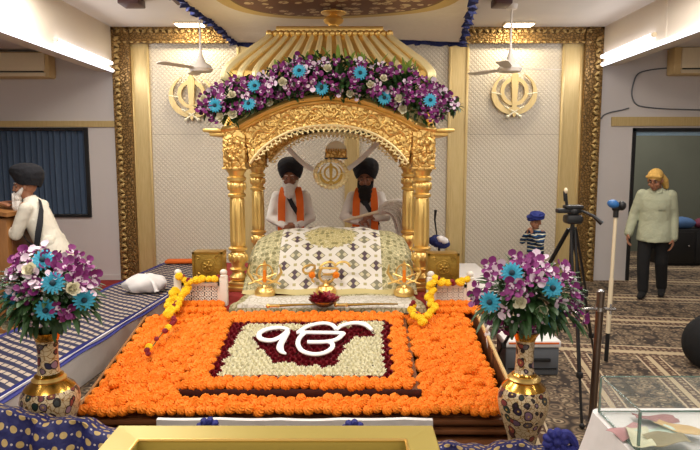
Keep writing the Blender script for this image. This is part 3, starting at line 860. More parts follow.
def petal(b, base, direc, up, ln, wd, cup=.2, tip=.6, n=4):
    """one curved petal"""
    base = Vector(base); d = Vector(direc).normalized(); side = d.cross(Vector(up)).normalized(); nn = side.cross(d)
    rows = []
    for i in range(n+1):
        t = i/n; w = wd*(sin(PI*(t*.86+.10))**tip); c = base + d*(ln*t) + nn*(cup*ln*t*t)
        rows.append([b.v(c - side*w + nn*w*.35), b.v(c), b.v(c + side*w + nn*w*.35)])
    for i in range(n):
        for k in range(2): b.f([rows[i][k], rows[i][k+1], rows[i+1][k+1], rows[i+1][k]])
def mum_me(seed):
    q = random.Random(seed); b = MB()
    for ring, (n, el, ln) in enumerate(((9, .15, .034), (9, .6, .031), (7, 1.0, .027), (4, 1.35, .022))):
        for k in range(n):
            a = 2*PI*(k + q.random()*.5)/n + ring
            petal(b, (0, 0, .004), (cos(a)*cos(el), sin(a)*cos(el), sin(el)), (0, 0, 1), ln, .0075, .35, .6, 3)
    b.ell((0, 0, .008), (.016, .016, .012), None, 8, 5)
    return b.mesh('mum', M['mum'], False)
MM = [mum_me(i) for i in range(3)]
def rose_me(mat, r, seed):
    q = random.Random(seed); b = MB()
    for ring, (n, el, rr) in enumerate(((5, .25, 1.0), (5, .65, .85), (4, 1.0, .62), (3, 1.3, .4))):
        for k in range(n):
            a = 2*PI*(k + q.random()*.3)/n + ring*.6; d = (cos(a)*cos(el), sin(a)*cos(el), sin(el))
            petal(b, (0, 0, -.1*r), d, (0, 0, 1), r*(.75+.35*rr), r*.5, .45, .45, 4)
    b.ell((0, 0, .1*r), (.35*r, .35*r, .5*r), None, 8, 5)
    return b.mesh('rose', mat, True)
RR = [rose_me(M['crimson'], .024, i) for i in range(3)]
def gerbera_me(mat, r):
    b = MB()
    for n, ln, el, o in ((15, 1.0, .12, 0), (13, .78, .3, .2), (10, .5, .55, .1)):
        for k in range(n):
            a = 2*PI*(k+o)/n; petal(b, (.12*r*cos(a), .12*r*sin(a), 0), (cos(a)*cos(el), sin(a)*cos(el), sin(el)), (0, 0, 1), r*ln*.9, r*.155, -.12, .45, 3)
    return b.mesh('gerbera', mat, True)
GB = gerbera_me(M['teal'], .062)
b = MB(); b.ell((0, 0, .012), (.017, .017, .012), None, 12, 6); GBC = b.mesh('gerbera_centre', M['gerbdark'])
WR = [rose_me(M['ivory'], .042, 40+i) for i in range(2)]
def orchid_me(seed, r=.048):
    q = random.Random(seed); b = MB()
    for k, (a, ln, wd) in enumerate(((PI/2, 1, .3), (PI/2+2.1, .95, .28), (PI/2-2.1, .95, .28), (PI+.25, 1.0, .5), (-.25, 1.0, .5))):
        d = Vector((cos(a), sin(a), .25)); b.mi = 0
        petal(b, d*.30*r, d, (0, 0, 1), r*ln*.75, r*wd, .2, .5, 3)
        b.mi = 1; petal(b, (0, 0, .001), d, (0, 0, 1), r*ln*.34, r*wd*.5, .1, .5, 2)
    b.mi = 0; b.ell((0, -.18*r, .22*r), (.14*r, .2*r, .16*r), None, 6, 4); b.mi = 1; b.ell((0, .04*r, .18*r), (.1*r, .1*r, .12*r), None, 6, 4)
    return b.mesh('orchid', [M['purple'], M['orchidwhite']], True)
OR = [orchid_me(i) for i in range(3)]
def orchidw():
    me = OR[0].copy(); me.materials[0] = M['orchidwhite']; me.materials[1] = M['purple']; return me
ORW = orchidw()
def facing(p, nrm, roll=0.0, s=1.0):
    """matrix whose local z looks along nrm"""
    n = Vector(nrm).normalized(); q = n.to_track_quat('Z', 'Y')
    return Matrix.Translation(Vector(p)) @ q.to_matrix().to_4x4() @ Matrix.Rotation(roll, 4, 'Z') @ Matrix.Diagonal((s, s, s, 1))
def leaf(b, p, d, ln, wd, up=(0, 0, 1), cup=-.25): petal(b, p, d, up, ln, wd, cup, .7, 4)
# ------------------------------------------------------------------ scripture under its cloth
RXC, RHW = -.18, .775
prof_z = [(0, 0), (.02, .30), (.05, .60), (.11, .78), (.20, .90), (.32, .975), (.5, 1.0)]
def rum(u, v):
    q = u if u <= .5 else 1-u
    zf = interp(q, prof_z); 
    xf = interp(q, [(0, 1.0), (.02, 1.0), (.05, .985), (.11, .92), (.20, .75), (.32, .45), (.5, 0)])
    x = RXC + (-1 if u < .5 else 1)*RHW*xf
    d, zm = interp(v, [(0, 5.16), (.12, 5.25), (.4, 5.50), (.6, 5.72), (.72, 5.9), (.85, 6.12), (1, 6.22)]), interp(v, [(0, PZ+.012), (.03, PZ+.05), (.12, .66), (.4, .90), (.6, 1.015), (.72, 1.03), (.85, .95), (.95, .7), (1, PZ+.012)])
    z = PZ+.012 + (zm-PZ-.012)*zf
    z += .006*sin(x*17 + v*9)*(1 if zf > .1 else 0)
    d += .02*(1-q*2)*(0) + .05*(1-zf)*(v < .5)*.6
    return (x, d, max(z, PZ+.006))
def rum_uv(u, v):
    q = u if u <= .5 else 1-u
    x = (-1 if u < .5 else 1)*interp(q, [(0, 1.15), (.02, .98), (.05, .86), (.11, .75), (.20, .59), (.32, .35), (.5, 0)])
    return (x, interp(v, [(0, 0), (.12, .19), (.4, .53), (.6, .78), (.72, .96), (.85, 1.2), (1, 1.7)]))
t = empty('scripture_bed', (RXC, 5.7, PZ), 'draped scripture bed under white brocade cloth with diamond pattern inside the golden canopy', 'scripture')
b = MB(); b.sheet(rum, 60, 44, .005, rum_uv); b.build('brocade_cover', M['rumala'], t)
b = MB(); b.box2((RXC-.66, 5.45, PZ), (RXC+.66, 6.1, PZ+.22), .03); b.box2((RXC-.40, 5.60, PZ+.2), (RXC+.40, 6.0, PZ+.42), .05); b.build('bed_frame', M['wood'], t)
# folded side cloth ends
for px, py, s in ((235, 244, 'left'), (411, 247, 'right')):
    pass
# front cloth with laid swords
b = MB()
fz = PZ+.010
def fcl(u, v): 
    hw = lerp(.80, .72, v); x = RXC + hw*(2*u-1)
    if v < .15: k = v/.15; return (x, 4.732 + .012*k*k, lerp(.455, fz+.004, k**.6))
    y = lerp(4.745, 5.15, (v-.15)/.85); return (x, y, fz + .004*sin(x*13)+.004 + .006*sin(y*22+x*3))
b.sheet(fcl, 50, 20, .004, lambda u, v: ((2*u-1)*.78, v*.46)); tag(b.build('offering_cloth', M['silver'], origin=(RXC, 4.95, PZ)), 'flat silver white brocade cloth spread before the scripture bed', 'cloth')
for (x0, y0, x1, y1, lab) in ((268, 306, 318, 304.5, 'slim sheathed sword lying left of the petal bowl'), (336, 305, 398, 304, 'slim sheathed sword lying right of the petal bowl')):
    A, B = G(x0, y0, PZ+.035), G(x1, y1, PZ+.035); t = empty('ceremonial_sword', A, lab, 'sword'); d = (B-A).normalized()
    b = MB(); b.sweep(spline([A + d*.09, A.lerp(B, .6) + Vector((0, .012, 0)), B], 6), [.012 - .0005*i for i in range(13)], 8); b.build('scabbard', M['brass'], t)
    b = MB(); b.sweep([A, A + d*.08], .013, 8); b.ell(A, .018); b.build('grip', M['gold'], t)
    b = MB(); b.sweep([A + d*.085 + Vector((0, -.04, 0)), A + d*.085 + Vector((0, .04, 0))], .009, 6); b.build('guard', M['gold'], t)
c = G(324, 306, PZ+.02); 
t = empty('petal_bowl', c, 'glass bowl heaped with red rose petals in front of the gold emblem', 'bowl')
b = MB(); b.lathe([(.05, .0), (.06, .006), (.10, .03), (.125, .055), (.118, .055), (.09, .034), (.05, .014), (.02, .012)], c, 28); b.build('bowl', M['steel'], t)
b = MB(); q = random.Random(3)
for i in range(130):
    a, r = q.random()*6.28, .108*q.random()**.5; petal(b, c + Vector((r*cos(a), r*sin(a), .045 + .045*(1-(r/.11)**2)*q.random() + .006)), (cos(a+q.random()*3), sin(a+q.random()*3), q.uniform(-.2, .6)), (0, 0, 1), .04, .017, .3, .5, 3)
b.ell(c + Vector((0, 0, .045)), (.10, .10, .035)); o = b.build('rose_petals', M['crimson'], t); tag(o, kind='stuff')
# ik onkar strokes shared by the flower display and the gold stand
DIG = [(232, 88), (190, 78), (130, 85), (92, 105), (98, 130), (145, 139), (190, 122), (222, 96), (205, 130), (188, 165), (195, 190), (215, 201)]
BAR = [(265, 100), (340, 101), (420, 102), (484, 104)]
TOPS = [(272, 100), (310, 75), (350, 62), (395, 57), (432, 66), (452, 88)]
ARC = [(448, 90), (475, 69), (520, 57), (565, 58), (595, 70), (616, 90)]
MIDS = [(484, 104), (460, 128), (430, 140), (380, 146), (315, 146)]
BOWL = [(302, 102), (277, 128), (272, 158), (292, 188), (340, 203), (390, 198), (425, 178), (432, 156), (412, 143)]
STROKES = [DIG, BAR, TOPS, ARC, MIDS, BOWL]
# gold stands in front of the scripture
def stand_base(b, c, k=1.0):
    b.lathe([(.085*k, 0), (.09*k, .01*k), (.088*k, .04*k), (.075*k, .055*k), (.065*k, .07*k), (.03*k, .075*k), (.02*k, .09*k)], c, 24)
c = G(326, 293.5, PZ+.016)
t = empty('gold_emblem_stand', c, 'gold script emblem stand on a round base before the centre of the scripture bed', 'stand')
b = MB(); stand_base(b, c); b.build('base', M['gold'], t)
b = MB(); kz = .00092
for s_ in STROKES: 
    b.sweep(spline([c + Vector(((x-345)*.00078, -.0, .10 + (203-y)*kz*1.35)) for x, y in s_], 4), .011, 7)
b.sweep([c + Vector((0, 0, .085)), c + Vector((0, 0, .125))], .012, 8)
b.build('script_emblem', M['gold'], t)
for dx in (-.12, .09): inst('marigold', MG[0], t, facing(c + Vector((dx, -.03, .17)), (0, -1, .2), 0, .85))
for px, py, lab in ((265, 295, 'gold sword emblem stand at the left corner of the scripture bed'), (404, 295, 'gold sword emblem stand at the right corner of the scripture bed')):
    c = G(px, py, PZ+.016); t = empty('gold_sword_stand', c, lab, 'stand')
    b = MB(); stand_base(b, c, 1.0); b.build('base', M['gold'], t)
    e = MB()
    for s in (1, -1):
        e.sweep([c + Vector((s*.02, 0, .10)), c + Vector((s*.10, 0, .13)), c + Vector((s*.145, 0, .20)), c + Vector((s*.13, 0, .27))], [.008, .016, .013, .004], 8)
        e.sweep([c + Vector((-s*.14, -.01, .10)), c + Vector((s*.10, -.01, .19))], .007, 6)
    e.sweep(spline([c + Vector((.07*cos(a), 0, .20 + .07*sin(a))) for a in [2*PI*i/16 for i in range(16)]], 1, True), .008, 6, True)
    e.prism([(0, .31), (.018, .27), (.014, .1), (-.014, .1), (-.018, .27)], (1,0,0), (0,0,1), (0, .01, 0), c); e.build('sword_emblem', M['gold'], t)
    b = MB(); b.sweep([c + Vector((0, -.015, .12)), c + Vector((0, -.015, .22))], [.016, .012], 8); b.build('orange_tassel', M['orange'], t)
# ------------------------------------------------------------------ flower bed
BX0, BX1, BY0, BY1, BZ0, BS = -1.58, .94, 3.42, 4.735, .195, .185
def bz(y): return BZ0 + BS*(y-BY0)
UP = Vector((0, -BS, 1)).normalized()
t = empty('flower_bed_frame', (-.32, 4.1, 0), 'brown wooden sloping frame that holds the marigold bed', 'frame')
b = MB()
b.prism([(BY0+.03, 0), (BY1, 0), (BY1, bz(BY1)-.03), (BY0+.03, BZ0-.03)], (0,1,0), (0,0,1), (BX1-BX0, 0, 0), (BX0, 0, 0)); b.build('sloping_board', M['wood'], t)
for z0, z1, y in ((.005, .045, -.09), (.075, .10, -.035), (.125, .155, -.012)):
    b = MB(); b.box2((BX0-.01, BY0+y, z0), (BX1+.03, BY0+.04, z1), .006); b.build('front_ledge', M['wood'], t)
for x, s, hr in ((BX0-.06, -1, -.01), (BX1+.06, 1, .06)):
    b = MB(); b.sweep([(x, BY0+.0, bz(BY0)+hr), (x, BY1-.02, bz(BY1)+hr)], .013, 8, flat=(1, 1.3)); r_ = b.build('side_rail', M['lectern'] if s < 0 else M['acbeige'], t)
    b = MB(); b.prism([(BY0+.03, .04), (BY1-.02, .04), (BY1-.02, bz(BY1)+hr-.02), (BY0+.03, bz(BY0)+hr-.02)], (0,1,0), (0,0,1), (.012, 0, 0), (x-.006, 0, 0)); b.build('side_board', M['grey'] if s < 0 else M['wood'], t)
    for y in (BY0+.01, BY0+.62, BY1-.03):
        b = MB(); b.box2((x-.02, y-.02, 0), (x+.02, y+.02, bz(y)+hr+.01), .004); b.build('post', M['wood'], t)
# white ribbon knot on the right rail
p = Vector((BX1+.06, 4.25, bz(4.25)+.075)); b = MB()
b.ell(p, (.022, .02, .025)); b.sweep(spline([p, p + Vector((-.01, -.03, .05)), p + Vector((.02, -.02, .09))], 4), .010, 6, flat=(1, .4)); b.sweep(spline([p, p + Vector((.0, -.035, -.06)), p + Vector((.015, -.035, -.14))], 4), .012, 6, flat=(1, .4))
tag(b.build('ribbon_knot', M['whitecloth'], origin=p), 'white ribbon knotted on the right side rail of the flower bed', 'ribbon')
# white cloth over the middle of the front
b = MB(); x0, x1 = P(158, 420, 3.36).x, P(432, 420, 3.36).x
def wc(u, v): return (lerp(x0, x1, u), 3.33 - .012*abs(sin(u*14)) + .03*max(0, v-.94)/.06, lerp(.012, BZ0-.002, min(1, v/.94)) + .002*sin(u*9))
b.sheet(wc, 60, 16, .004); tag(b.build('front_cloth', M['whitecloth'], origin=((x0+x1)/2, 3.34, 0)), 'white cloth hanging over the middle of the flower bed front', 'cloth')
# raised tray
TX0, TX1, TY0, TY1 = -1.055, .435, 3.60, 4.66
def tz(y): return bz(y) + .052
t = empty('flower_tray', (-.31, 4.1, bz(TY0)), 'raised brown wooden tray in the middle of the flower bed', 'tray')
b = MB(); b.prism([(TY0, bz(TY0)-.03), (TY1, bz(TY1)-.03), (TY1, tz(TY1)-.015), (TY0, tz(TY0)-.015)], (0,1,0), (0,0,1), (TX1-TX0, 0, 0), (TX0, 0, 0)); b.build('board', M['wood'], t)
b = MB(); b.box2((TX0-.01, TY0-.014, bz(TY0)-.02), (TX1+.01, TY0, tz(TY0)-.008), .003); b.build('front_lip', M['darkwood'], t)
# the painted panel: cream and red fields
def TP(px, py): return G(px, py, tz(TY0)+.02, BS, TY0)
Q = [TP(233, 321.5), TP(391, 319.5), TP(392, 378), TP(206, 378)]
Qi = [TP(246, 324), TP(381, 322), TP(384, 374), TP(217, 375)]
def inside(p, poly):
    r = False; n = len(poly); j = n-1
    for i in range(n):
        a, c = poly[i], poly[j]
        if (a[1] > p[1]) != (c[1] > p[1]) and p[0] < (c[0]-a[0])*(p[1]-a[1])/(c[1]-a[1]) + a[0]: r = not r
        j = i
    return r
def zpt(x, y): return TP(240 + x/4.667, 315 + y/4.667)
SCR = [[zpt(x, y) for x, y in s_] for s_ in STROKES]
# outline of the crimson field behind the letters
RED = [zpt(x, y) for x, y in ((60, 108), (100, 76), (180, 64), (290, 62), (350, 46), (420, 42), (480, 50), (560, 42), (630, 66), (640, 104), (590, 104), (530, 104), (505, 140), (480, 180), (455, 220), (400, 244), (330, 236), (250, 222), (180, 226), (140, 215), (120, 175), (70, 150))]
heads = []   # (kind, x, y, z)
def hexgrid(x0, x1, y0, y1, sx, sy, jit):
    i = 0; y = y0
    while y <= y1:
        x = x0 + (sx/2 if i % 2 else 0)
        while x <= x1:
            yield x + rnd.uniform(-jit, jit), y + rnd.uniform(-jit, jit); x += sx
        y += sy; i += 1
mar = []
for x, y in hexgrid(BX0+.0, BX1+.0, BY0+.0, BY1-.02, .058, .050, .006):
    if TX0-.012 < x < TX1+.012 and TY0-.06 < y < TY1+.02: continue
    if -.96 < x < .56 and y > 4.705: continue
    mar.append((x, y, bz(y) + .008 + rnd.uniform(0, .022)))
for x, y in hexgrid(TX0+.02, TX1-.02, TY0+.014, TY1-.015, .058, .050, .005):
    if not inside((x, y), Q): mar.append((x, y, tz(y) + rnd.uniform(0, .014)))
for x, y in hexgrid(-1.43, 1.04, 4.765, 4.80, .056, .03, .005):
    if -1.02 < x < .64: continue
    mar.append((x, y, PZ + .02)); mar.append((x + .02, y - .075, PZ - .012))
# second layer clumps
for k in range(60):
    x, y = rnd.uniform(BX0+.05, BX1-.05), rnd.uniform(BY0+.08, BY1-.1)
    if TX0-.05 < x < TX1+.05 and TY0-.09 < y < TY1+.05: continue
    mar.append((x, y, bz(y) + .044 + rnd.uniform(0, .012)))
mar.sort(key=lambda p: p[1]**2 + (p[0])**2 + (p[2]-1.7)**2)
mlab = 'orange marigold head packed in the front part of the flower bed'
for i, p in enumerate(mar[:300]):
    tilt = Vector((rnd.uniform(-.35, .35), -BS + rnd.uniform(-.4, .3), 1))
    o = inst('marigold', MG[i % 4], None, facing(p, tilt, rnd.uniform(0, 6), rnd.uniform(.86, 1.08))); tag(o, mlab, 'marigold', 'orange marigolds at the front of the flower bed')
def merge(name, items, label, cat, **k):
    """uncounted mass: copies of the head meshes in one object"""
    vs, fs, mats, mi = [], [], [], []
    for me, mt in items:
        o = len(vs); vs += [tuple(mt @ v.co) for v in me.vertices]; 
        for p in me.polygons: fs.append([o + q for q in p.vertices])
    me2 = bpy.data.meshes.new(name); me2.from_pydata(vs, [], fs)
    me2.materials.append(items[0][0].materials[0]); me2.update()
    return tag(place(name, me2), label, cat, kind='stuff', **k)
merge('marigold_mass', [(MG[i % 4], facing(p, (rnd.uniform(-.3, .3), -BS + rnd.uniform(-.4, .3), 1), rnd.uniform(0, 6), rnd.uniform(.86, 1.08))) for i, p in enumerate(mar[300:])], 'orange marigolds packed over the rear of the flower bed and around the tray', 'marigolds')
def mass(name, items, parent):
    """many further blossoms of one thing as one part"""
    b = MB()
    for me, mt in items:
        b.M = mt; vs = [b.v(v.co) for v in me.vertices]
        for p_ in me.polygons:
            f = b.f([vs[i] for i in p_.vertices])
            if f: f.material_index = p_.material_index if me is not ORW else 1 - p_.material_index
    return tag(b.build(name, [M['purple'], M['orchidwhite']], parent), kind='stuff')
SEG = [(s_[i], s_[i+1]) for s_ in SCR for i in range(len(s_)-1)]
nred = nmum = 0
for x, y in hexgrid(-1.1, .5, 3.65, 4.65, .046, .040, .006):
    if not inside((x, y), Q): continue
    z = tz(y)
    if (not inside((x, y), Qi)) or inside((x, y), RED):
        o = inst('red_rose', RR[nred % 3], None, facing((x, y, z-.004), (rnd.uniform(-.3, .3), -BS-.2, 1), rnd.uniform(0, 6), rnd.uniform(.95, 1.2))); nred += 1
        tag(o, 'dark red rose head set in the flower panel around the white letters', 'rose', 'dark red roses of the flower panel')
    else:
        o = inst('white_chrysanthemum', MM[nmum % 3], None, facing((x, y, z-.004), (rnd.uniform(-.3, .3), -BS-.2, 1), rnd.uniform(0, 6), rnd.uniform(.9, 1.12))); nmum += 1
        tag(o, 'cream white chrysanthemum head set in the flower panel', 'chrysanthemum', 'cream white chrysanthemums of the flower panel')
# white foam letters on the flowers
cc_ = SCR[1][1]; t = empty('script_symbol', (cc_.x, cc_.y, tz(cc_.y)), 'white raised two-part script symbol lying on the flower panel', 'symbol')
def stroke(b, pts, w): b.sweep([p + UP*.032 for p in spline(pts, 6)], w, 10, flat=(1.0, .8), up=UP)
b = MB(); n = len(spline(SCR[0], 6)); stroke(b, SCR[0], [interp(i/(n-1), [(0, .014), (.15, .02), (.6, .019), (.85, .026), (1, .008)]) for i in range(n)]); b.build('numeral', M['foam'], t)
b = MB()
for k in (1, 2, 4, 5): stroke(b, SCR[k], .0175)
b.build('letter', M['foam'], t)
b = MB(); n = len(spline(SCR[3], 6)); stroke(b, SCR[3], [interp(i/(n-1), [(0, .014), (.7, .022), (1, .012)]) for i in range(n)]); b.build('curved_stroke', M['foam'], t)
# ------------------------------------------------------------------ lattice posts, brass boxes, yellow garlands on both sides
def string(name, pts, label, n, seed, red=.12):
    """garland: thread with marigold heads as parts"""
    q = random.Random(seed); path = spline(pts, 8); t = empty(name, path[0], label, 'garland')
    b = MB(); b.sweep(path, .004, 5); b.build('thread', M['green'], t)
    for i in range(n):
        p = path[int(i/(n-1)*(len(path)-1))] + Vector((q.uniform(-.02, .02), q.uniform(-.03, .0), q.uniform(-.004, .02)))
        isr = q.random() < red
        inst('red_flower' if isr else 'yellow_marigold', (MR if isr else MY)[i % 2], t, facing(p, (q.uniform(-.6, .6), -.6 + q.uniform(-.4, .4), 1), q.uniform(0, 6), q.uniform(.85, 1.1)))
def lattice(pl, pr, y, zt, side):
    """low ivory railing: two knobbed posts and a pierced panel"""
    t = empty('lattice_panel', ((pl+pr)/2, y, PZ-.03), 'ivory pierced lattice panel between knobbed posts at the %s side of the stage' % side, 'panel')
    for x in (pl, pr):
        b = MB(); b.box2((x-.03, y-.03, PZ-.06), (x+.03, y+.03, zt), .004); b.lathe([(.034, zt), (.034, zt+.012), (.02, zt+.02), (.028, zt+.032), (.03, zt+.045), (.02, zt+.06), (.005, zt+.066)], (x, y, 0), 14); b.build('post', M['paint_white'], t)
    b = MB(); x0, x1, z0, z1 = pl+.03, pr-.03, PZ-.05, zt-.05
    for lo, hi in (((x0, z0), (x1, z0+.02)), ((x0, z1-.02), (x1, z1)), ((x0, z0), (x0+.02, z1)), ((x1-.02, z0), (x1, z1))): b.box2((lo[0], y-.012, lo[1]), (hi[0], y+.012, hi[1]))
    nx = 5; w = (x1-x0-.04)/nx; nz = max(2, int((z1-z0-.04)/w + .5)); h = (z1-z0-.04)/nz
    for i in range(nx):
        for j in range(nz):
            cx, cz_ = x0+.02+(i+.5)*w, z0+.02+(j+.5)*h
            b.sweep([(cx+.38*w*cos(a), y, cz_+.38*h*sin(a)) for a in [2*PI*k/10 for k in range(10)]], .0055, 5, True)
            b.sweep([(cx-w/2, y, cz_-h/2), (cx+w/2, y, cz_+h/2)], .0042, 4); b.sweep([(cx-w/2, y, cz_+h/2), (cx+w/2, y, cz_-h/2)], .0042, 4)
    b.build('pierced_panel', M['paint_white'], t)
    b = MB(); b.box2((x0, y+.03, z0), (x1, y+.04, z1)); b.build('dark_hole_backing', M['black'], t)  # black sheet added behind to make the lattice holes read dark
def brass_box(px0, px1, py, y, side):
    a, c = P(px0, py, y), P(px1, py, y); t = empty('brass_box', ((a.x+c.x)/2, y+.08, PZ), 'embossed square brass box behind the %s lattice panel' % side, 'box')
    b = MB(); b.box2((a.x, y, PZ), (c.x, y+.16, a.z), .006); b.build('case', M['brass'], t)
    b = MB(); x0, x1, z1 = a.x, c.x, a.z; xm, zm = (x0+x1)/2, z1-.12
    for lo, hi in (((x0, z1-.018), (x1, z1)), ((x0, z1-.26), (x1, z1-.245)), ((x0, z1-.26), (x0+.018, z1)), ((x1-.018, z1-.26), (x1, z1))): b.box2((lo[0], y-.008, lo[1]), (hi[0], y, hi[1]))
    for k in range(5):
        q = 2*PI*k/5; b.ell((xm+.026*cos(q), y-.002, zm+.026*sin(q)), (.018, .006, .013), (0, -q, 0), 8, 5)
    b.sweep([(xm+.058*cos(q), y-.002, zm+.058*sin(q)) for q in [2*PI*i/20 for i in range(20)]], .004, 5, True)
    for sx in (-1, 1):
        for sz in (-1, 1):
            b.sweep([(xm+sx*(.08+.022*cos(q*5)*(1-q*.6)), y-.003, zm+sz*(.07+.022*sin(q*5)*(1-q*.6))) for q in [i/9 for i in range(10)]], .005, 5)
    b.ell((xm, y-.003, zm), (.018, .008, .018)); b.build('embossed_front', M['brass'], t)
ya = 4.83
lx = [P(x, 290, ya).x for x in (178.5, 224, 430.5, 470)]
lattice(lx[0], lx[1], ya, P(178, 277, ya).z, 'left'); lattice(lx[2], lx[3], ya, P(430, 279, ya).z, 'right')
brass_box(192, 222.5, 252, 5.02, 'left'); brass_box(428, 459.5, 253.5, 5.02, 'right')
zt = P(178, 277, ya).z
string('yellow_garland', [(lx[0]+.03, ya-.02, zt+.0), ((lx[0]+lx[1])/2-.06, ya-.01, zt-.028), ((lx[0]+lx[1])/2+.06, ya-.01, zt-.028), (lx[1]-.03, ya-.01, zt-.005)], 'yellow marigold garland lying along the top of the left lattice panel', 16, 1)
string('yellow_garland', [P(189, 280, ya-.05), P(186, 291, ya-.06), P(180, 300, 4.70), P(176, 308, 4.62), P(172, 316, 4.5)], 'yellow marigold garland tumbling down beside the left lattice post onto the orange bed', 24, 2, .2)
string('yellow_garland', [P(177, 291, 4.76), P(172, 299, 4.72), P(170, 307, 4.64), P(168, 314, 4.52)], 'short yellow marigold garland outside the left lattice post', 18, 3, .05)
string('yellow_garland', [P(176, 318, 4.42), P(171, 325, 4.32), P(163, 332, 4.22), P(152, 347, 4.02), P(147, 352, 3.97)], 'thin broken garland of yellow and red flowers lying on the left of the orange bed', 9, 4, .5)
zt = P(430, 279, ya).z
string('yellow_garland', [(lx[2]+.03, ya-.02, zt+.0), ((lx[2]+lx[3])/2-.05, ya-.01, zt-.028), ((lx[2]+lx[3])/2+.05, ya-.01, zt-.028), (lx[3]-.03, ya-.01, zt-.005)], 'yellow marigold garland lying along the top of the right lattice panel', 14, 5)
string('yellow_garland', [P(431, 284, ya-.05), P(431, 292, ya-.06), P(430, 300, 4.74), P(434, 309, 4.64), P(430, 316, 4.52)], 'yellow marigold garland hanging down the right lattice post', 20, 6, .15)
string('yellow_garland', [P(414, 303, 4.70), P(412, 311, 4.66), P(417, 318, 4.5), P(426, 322, 4.44)], 'short yellow garland on the orange bed left of the right lattice panel', 12, 7, .25)
# ------------------------------------------------------------------ flower garland over the arch
t = empty('arch_flower_garland', (CX, 5.25, 2.1), 'thick garland of purple orchids, blue gerberas and white roses over the golden arch', 'garland')
UPB = [(200, 108), (204, 96), (215, 88), (228, 80), (260, 76), (285, 64), (300, 57), (330, 57), (355, 61), (380, 66), (410, 70), (430, 82), (448, 92), (456, 106)]
LOB = [(200, 110), (204, 114), (215, 122), (228, 128), (245, 118), (270, 105), (300, 98), (330, 97), (370, 100), (400, 111), (428, 125), (440, 122), (448, 114), (456, 108)]
def garl(px, q):
    """q 0 bottom .. 1 top; thickness bulges towards the hall"""
    y = lerp(interp(px, LOB), interp(px, UPB), q); d = 5.33 - .13*sin(PI*min(1, max(0, q)))
    return P(px, y, d)
q = random.Random(11); b = MB(); bl = MB()
core = MB()
xs = [202 + i*6 for i in range(43)]
core.sweep([garl(x, .48) + Vector((0, .12, 0)) for x in xs], [.03 + .06*sin(PI*i/42)**.4 for i in range(43)], 10)
core.build('moss_core', M['green'], t)
for i in range(2300):
    px = q.uniform(199, 457); k = q.random(); p = garl(px, k); d = Vector((q.uniform(-1, 1), q.uniform(-1, .1), q.uniform(-.6, 1)))
    leaf(b, p + Vector((0, q.uniform(-.035, .05), 0)), d, q.uniform(.045, .09), q.uniform(.011, .019))
for px in [q.uniform(270, 425) for _ in range(30)] + [238, 262, 330, 405, 408, 411, 414, 428]:
    p = garl(px, .9); leaf(bl, p, (q.uniform(-.5, .5), -.2, 1), q.uniform(.07, .15), q.uniform(.012, .02))
tag(b.build('foliage', M['green'], t), kind='stuff'); tag(bl.build('young_leaves', M['greenlight'], t), 'pale green leaves', kind='stuff')
GB_PX = [(217, 106), (250, 104.5), (256, 87), (300, 72), (322, 89), (360, 74), (384, 98.5), (429, 101)]
WR_PX = [(233, 96), (271, 103), (283, 83), (383, 80), (402, 110), (350, 95), (370, 86), (234, 115), (206, 100), (328, 70), (398, 100), (222, 118)]
def front(px, py): 
    lo, hi = interp(px, LOB), interp(px, UPB); k = (lo-py)/max(1, lo-hi); return garl(px, k) + Vector((0, -.075, 0))
taken = []
def gerbera(parent, Mx):
    g_ = inst('gerbera', GB, parent, Mx); inst('flower_centre', GBC, g_, Mx)
for px, py in GB_PX:
    p = front(px, py); taken.append(p); gerbera(t, facing(p, (q.uniform(-.2, .2), -1, q.uniform(-.1, .4)), q.random()*6, .95))
for i, (px, py) in enumerate(WR_PX):
    p = front(px, py); taken.append(p); inst('white_rose', WR[i % 2], t, facing(p + Vector((0, .02, 0)), (q.uniform(-.2, .2), -1, q.uniform(0, .4)), q.random()*6, q.uniform(.85, 1.1)))
n = 0; tries = 0; pts_ = []
while n < 100 and tries < 4000:
    tries += 1
    px = q.uniform(201, 455); 
    if q.random() < .25: px = q.choice([q.uniform(201, 232), q.uniform(418, 455)])
    k = q.uniform(.08, 1.0); p = garl(px, k) + Vector((0, -.055, 0))
    if any((p-o).length < .058 for o in taken) or any((p-o).length < .052 for o in pts_): continue
    pts_.append(p); n += 1
    inst('orchid', OR[n % 3] if n % 6 else ORW, t, facing(p, (q.uniform(-.6, .6), -1, q.uniform(-.3, .6)), q.random()*6, q.uniform(.85, 1.1)))
extra = []; tries = 0
while len(extra) < 70 and tries < 6000:
    tries += 1; px = q.uniform(201, 455); p = garl(px, q.uniform(.05, 1.0)) + Vector((0, -.035, 0))
    if any((p-o).length < .058 for o in taken) or any((p-o).length < .034 for o in pts_): continue
    pts_.append(p); extra.append((OR[tries % 3] if tries % 5 else ORW, facing(p, (q.uniform(-.7, .7), -1, q.uniform(-.4, .7)), q.random()*6, q.uniform(.75, 1.0))))
mass('orchid_mass', extra, t)
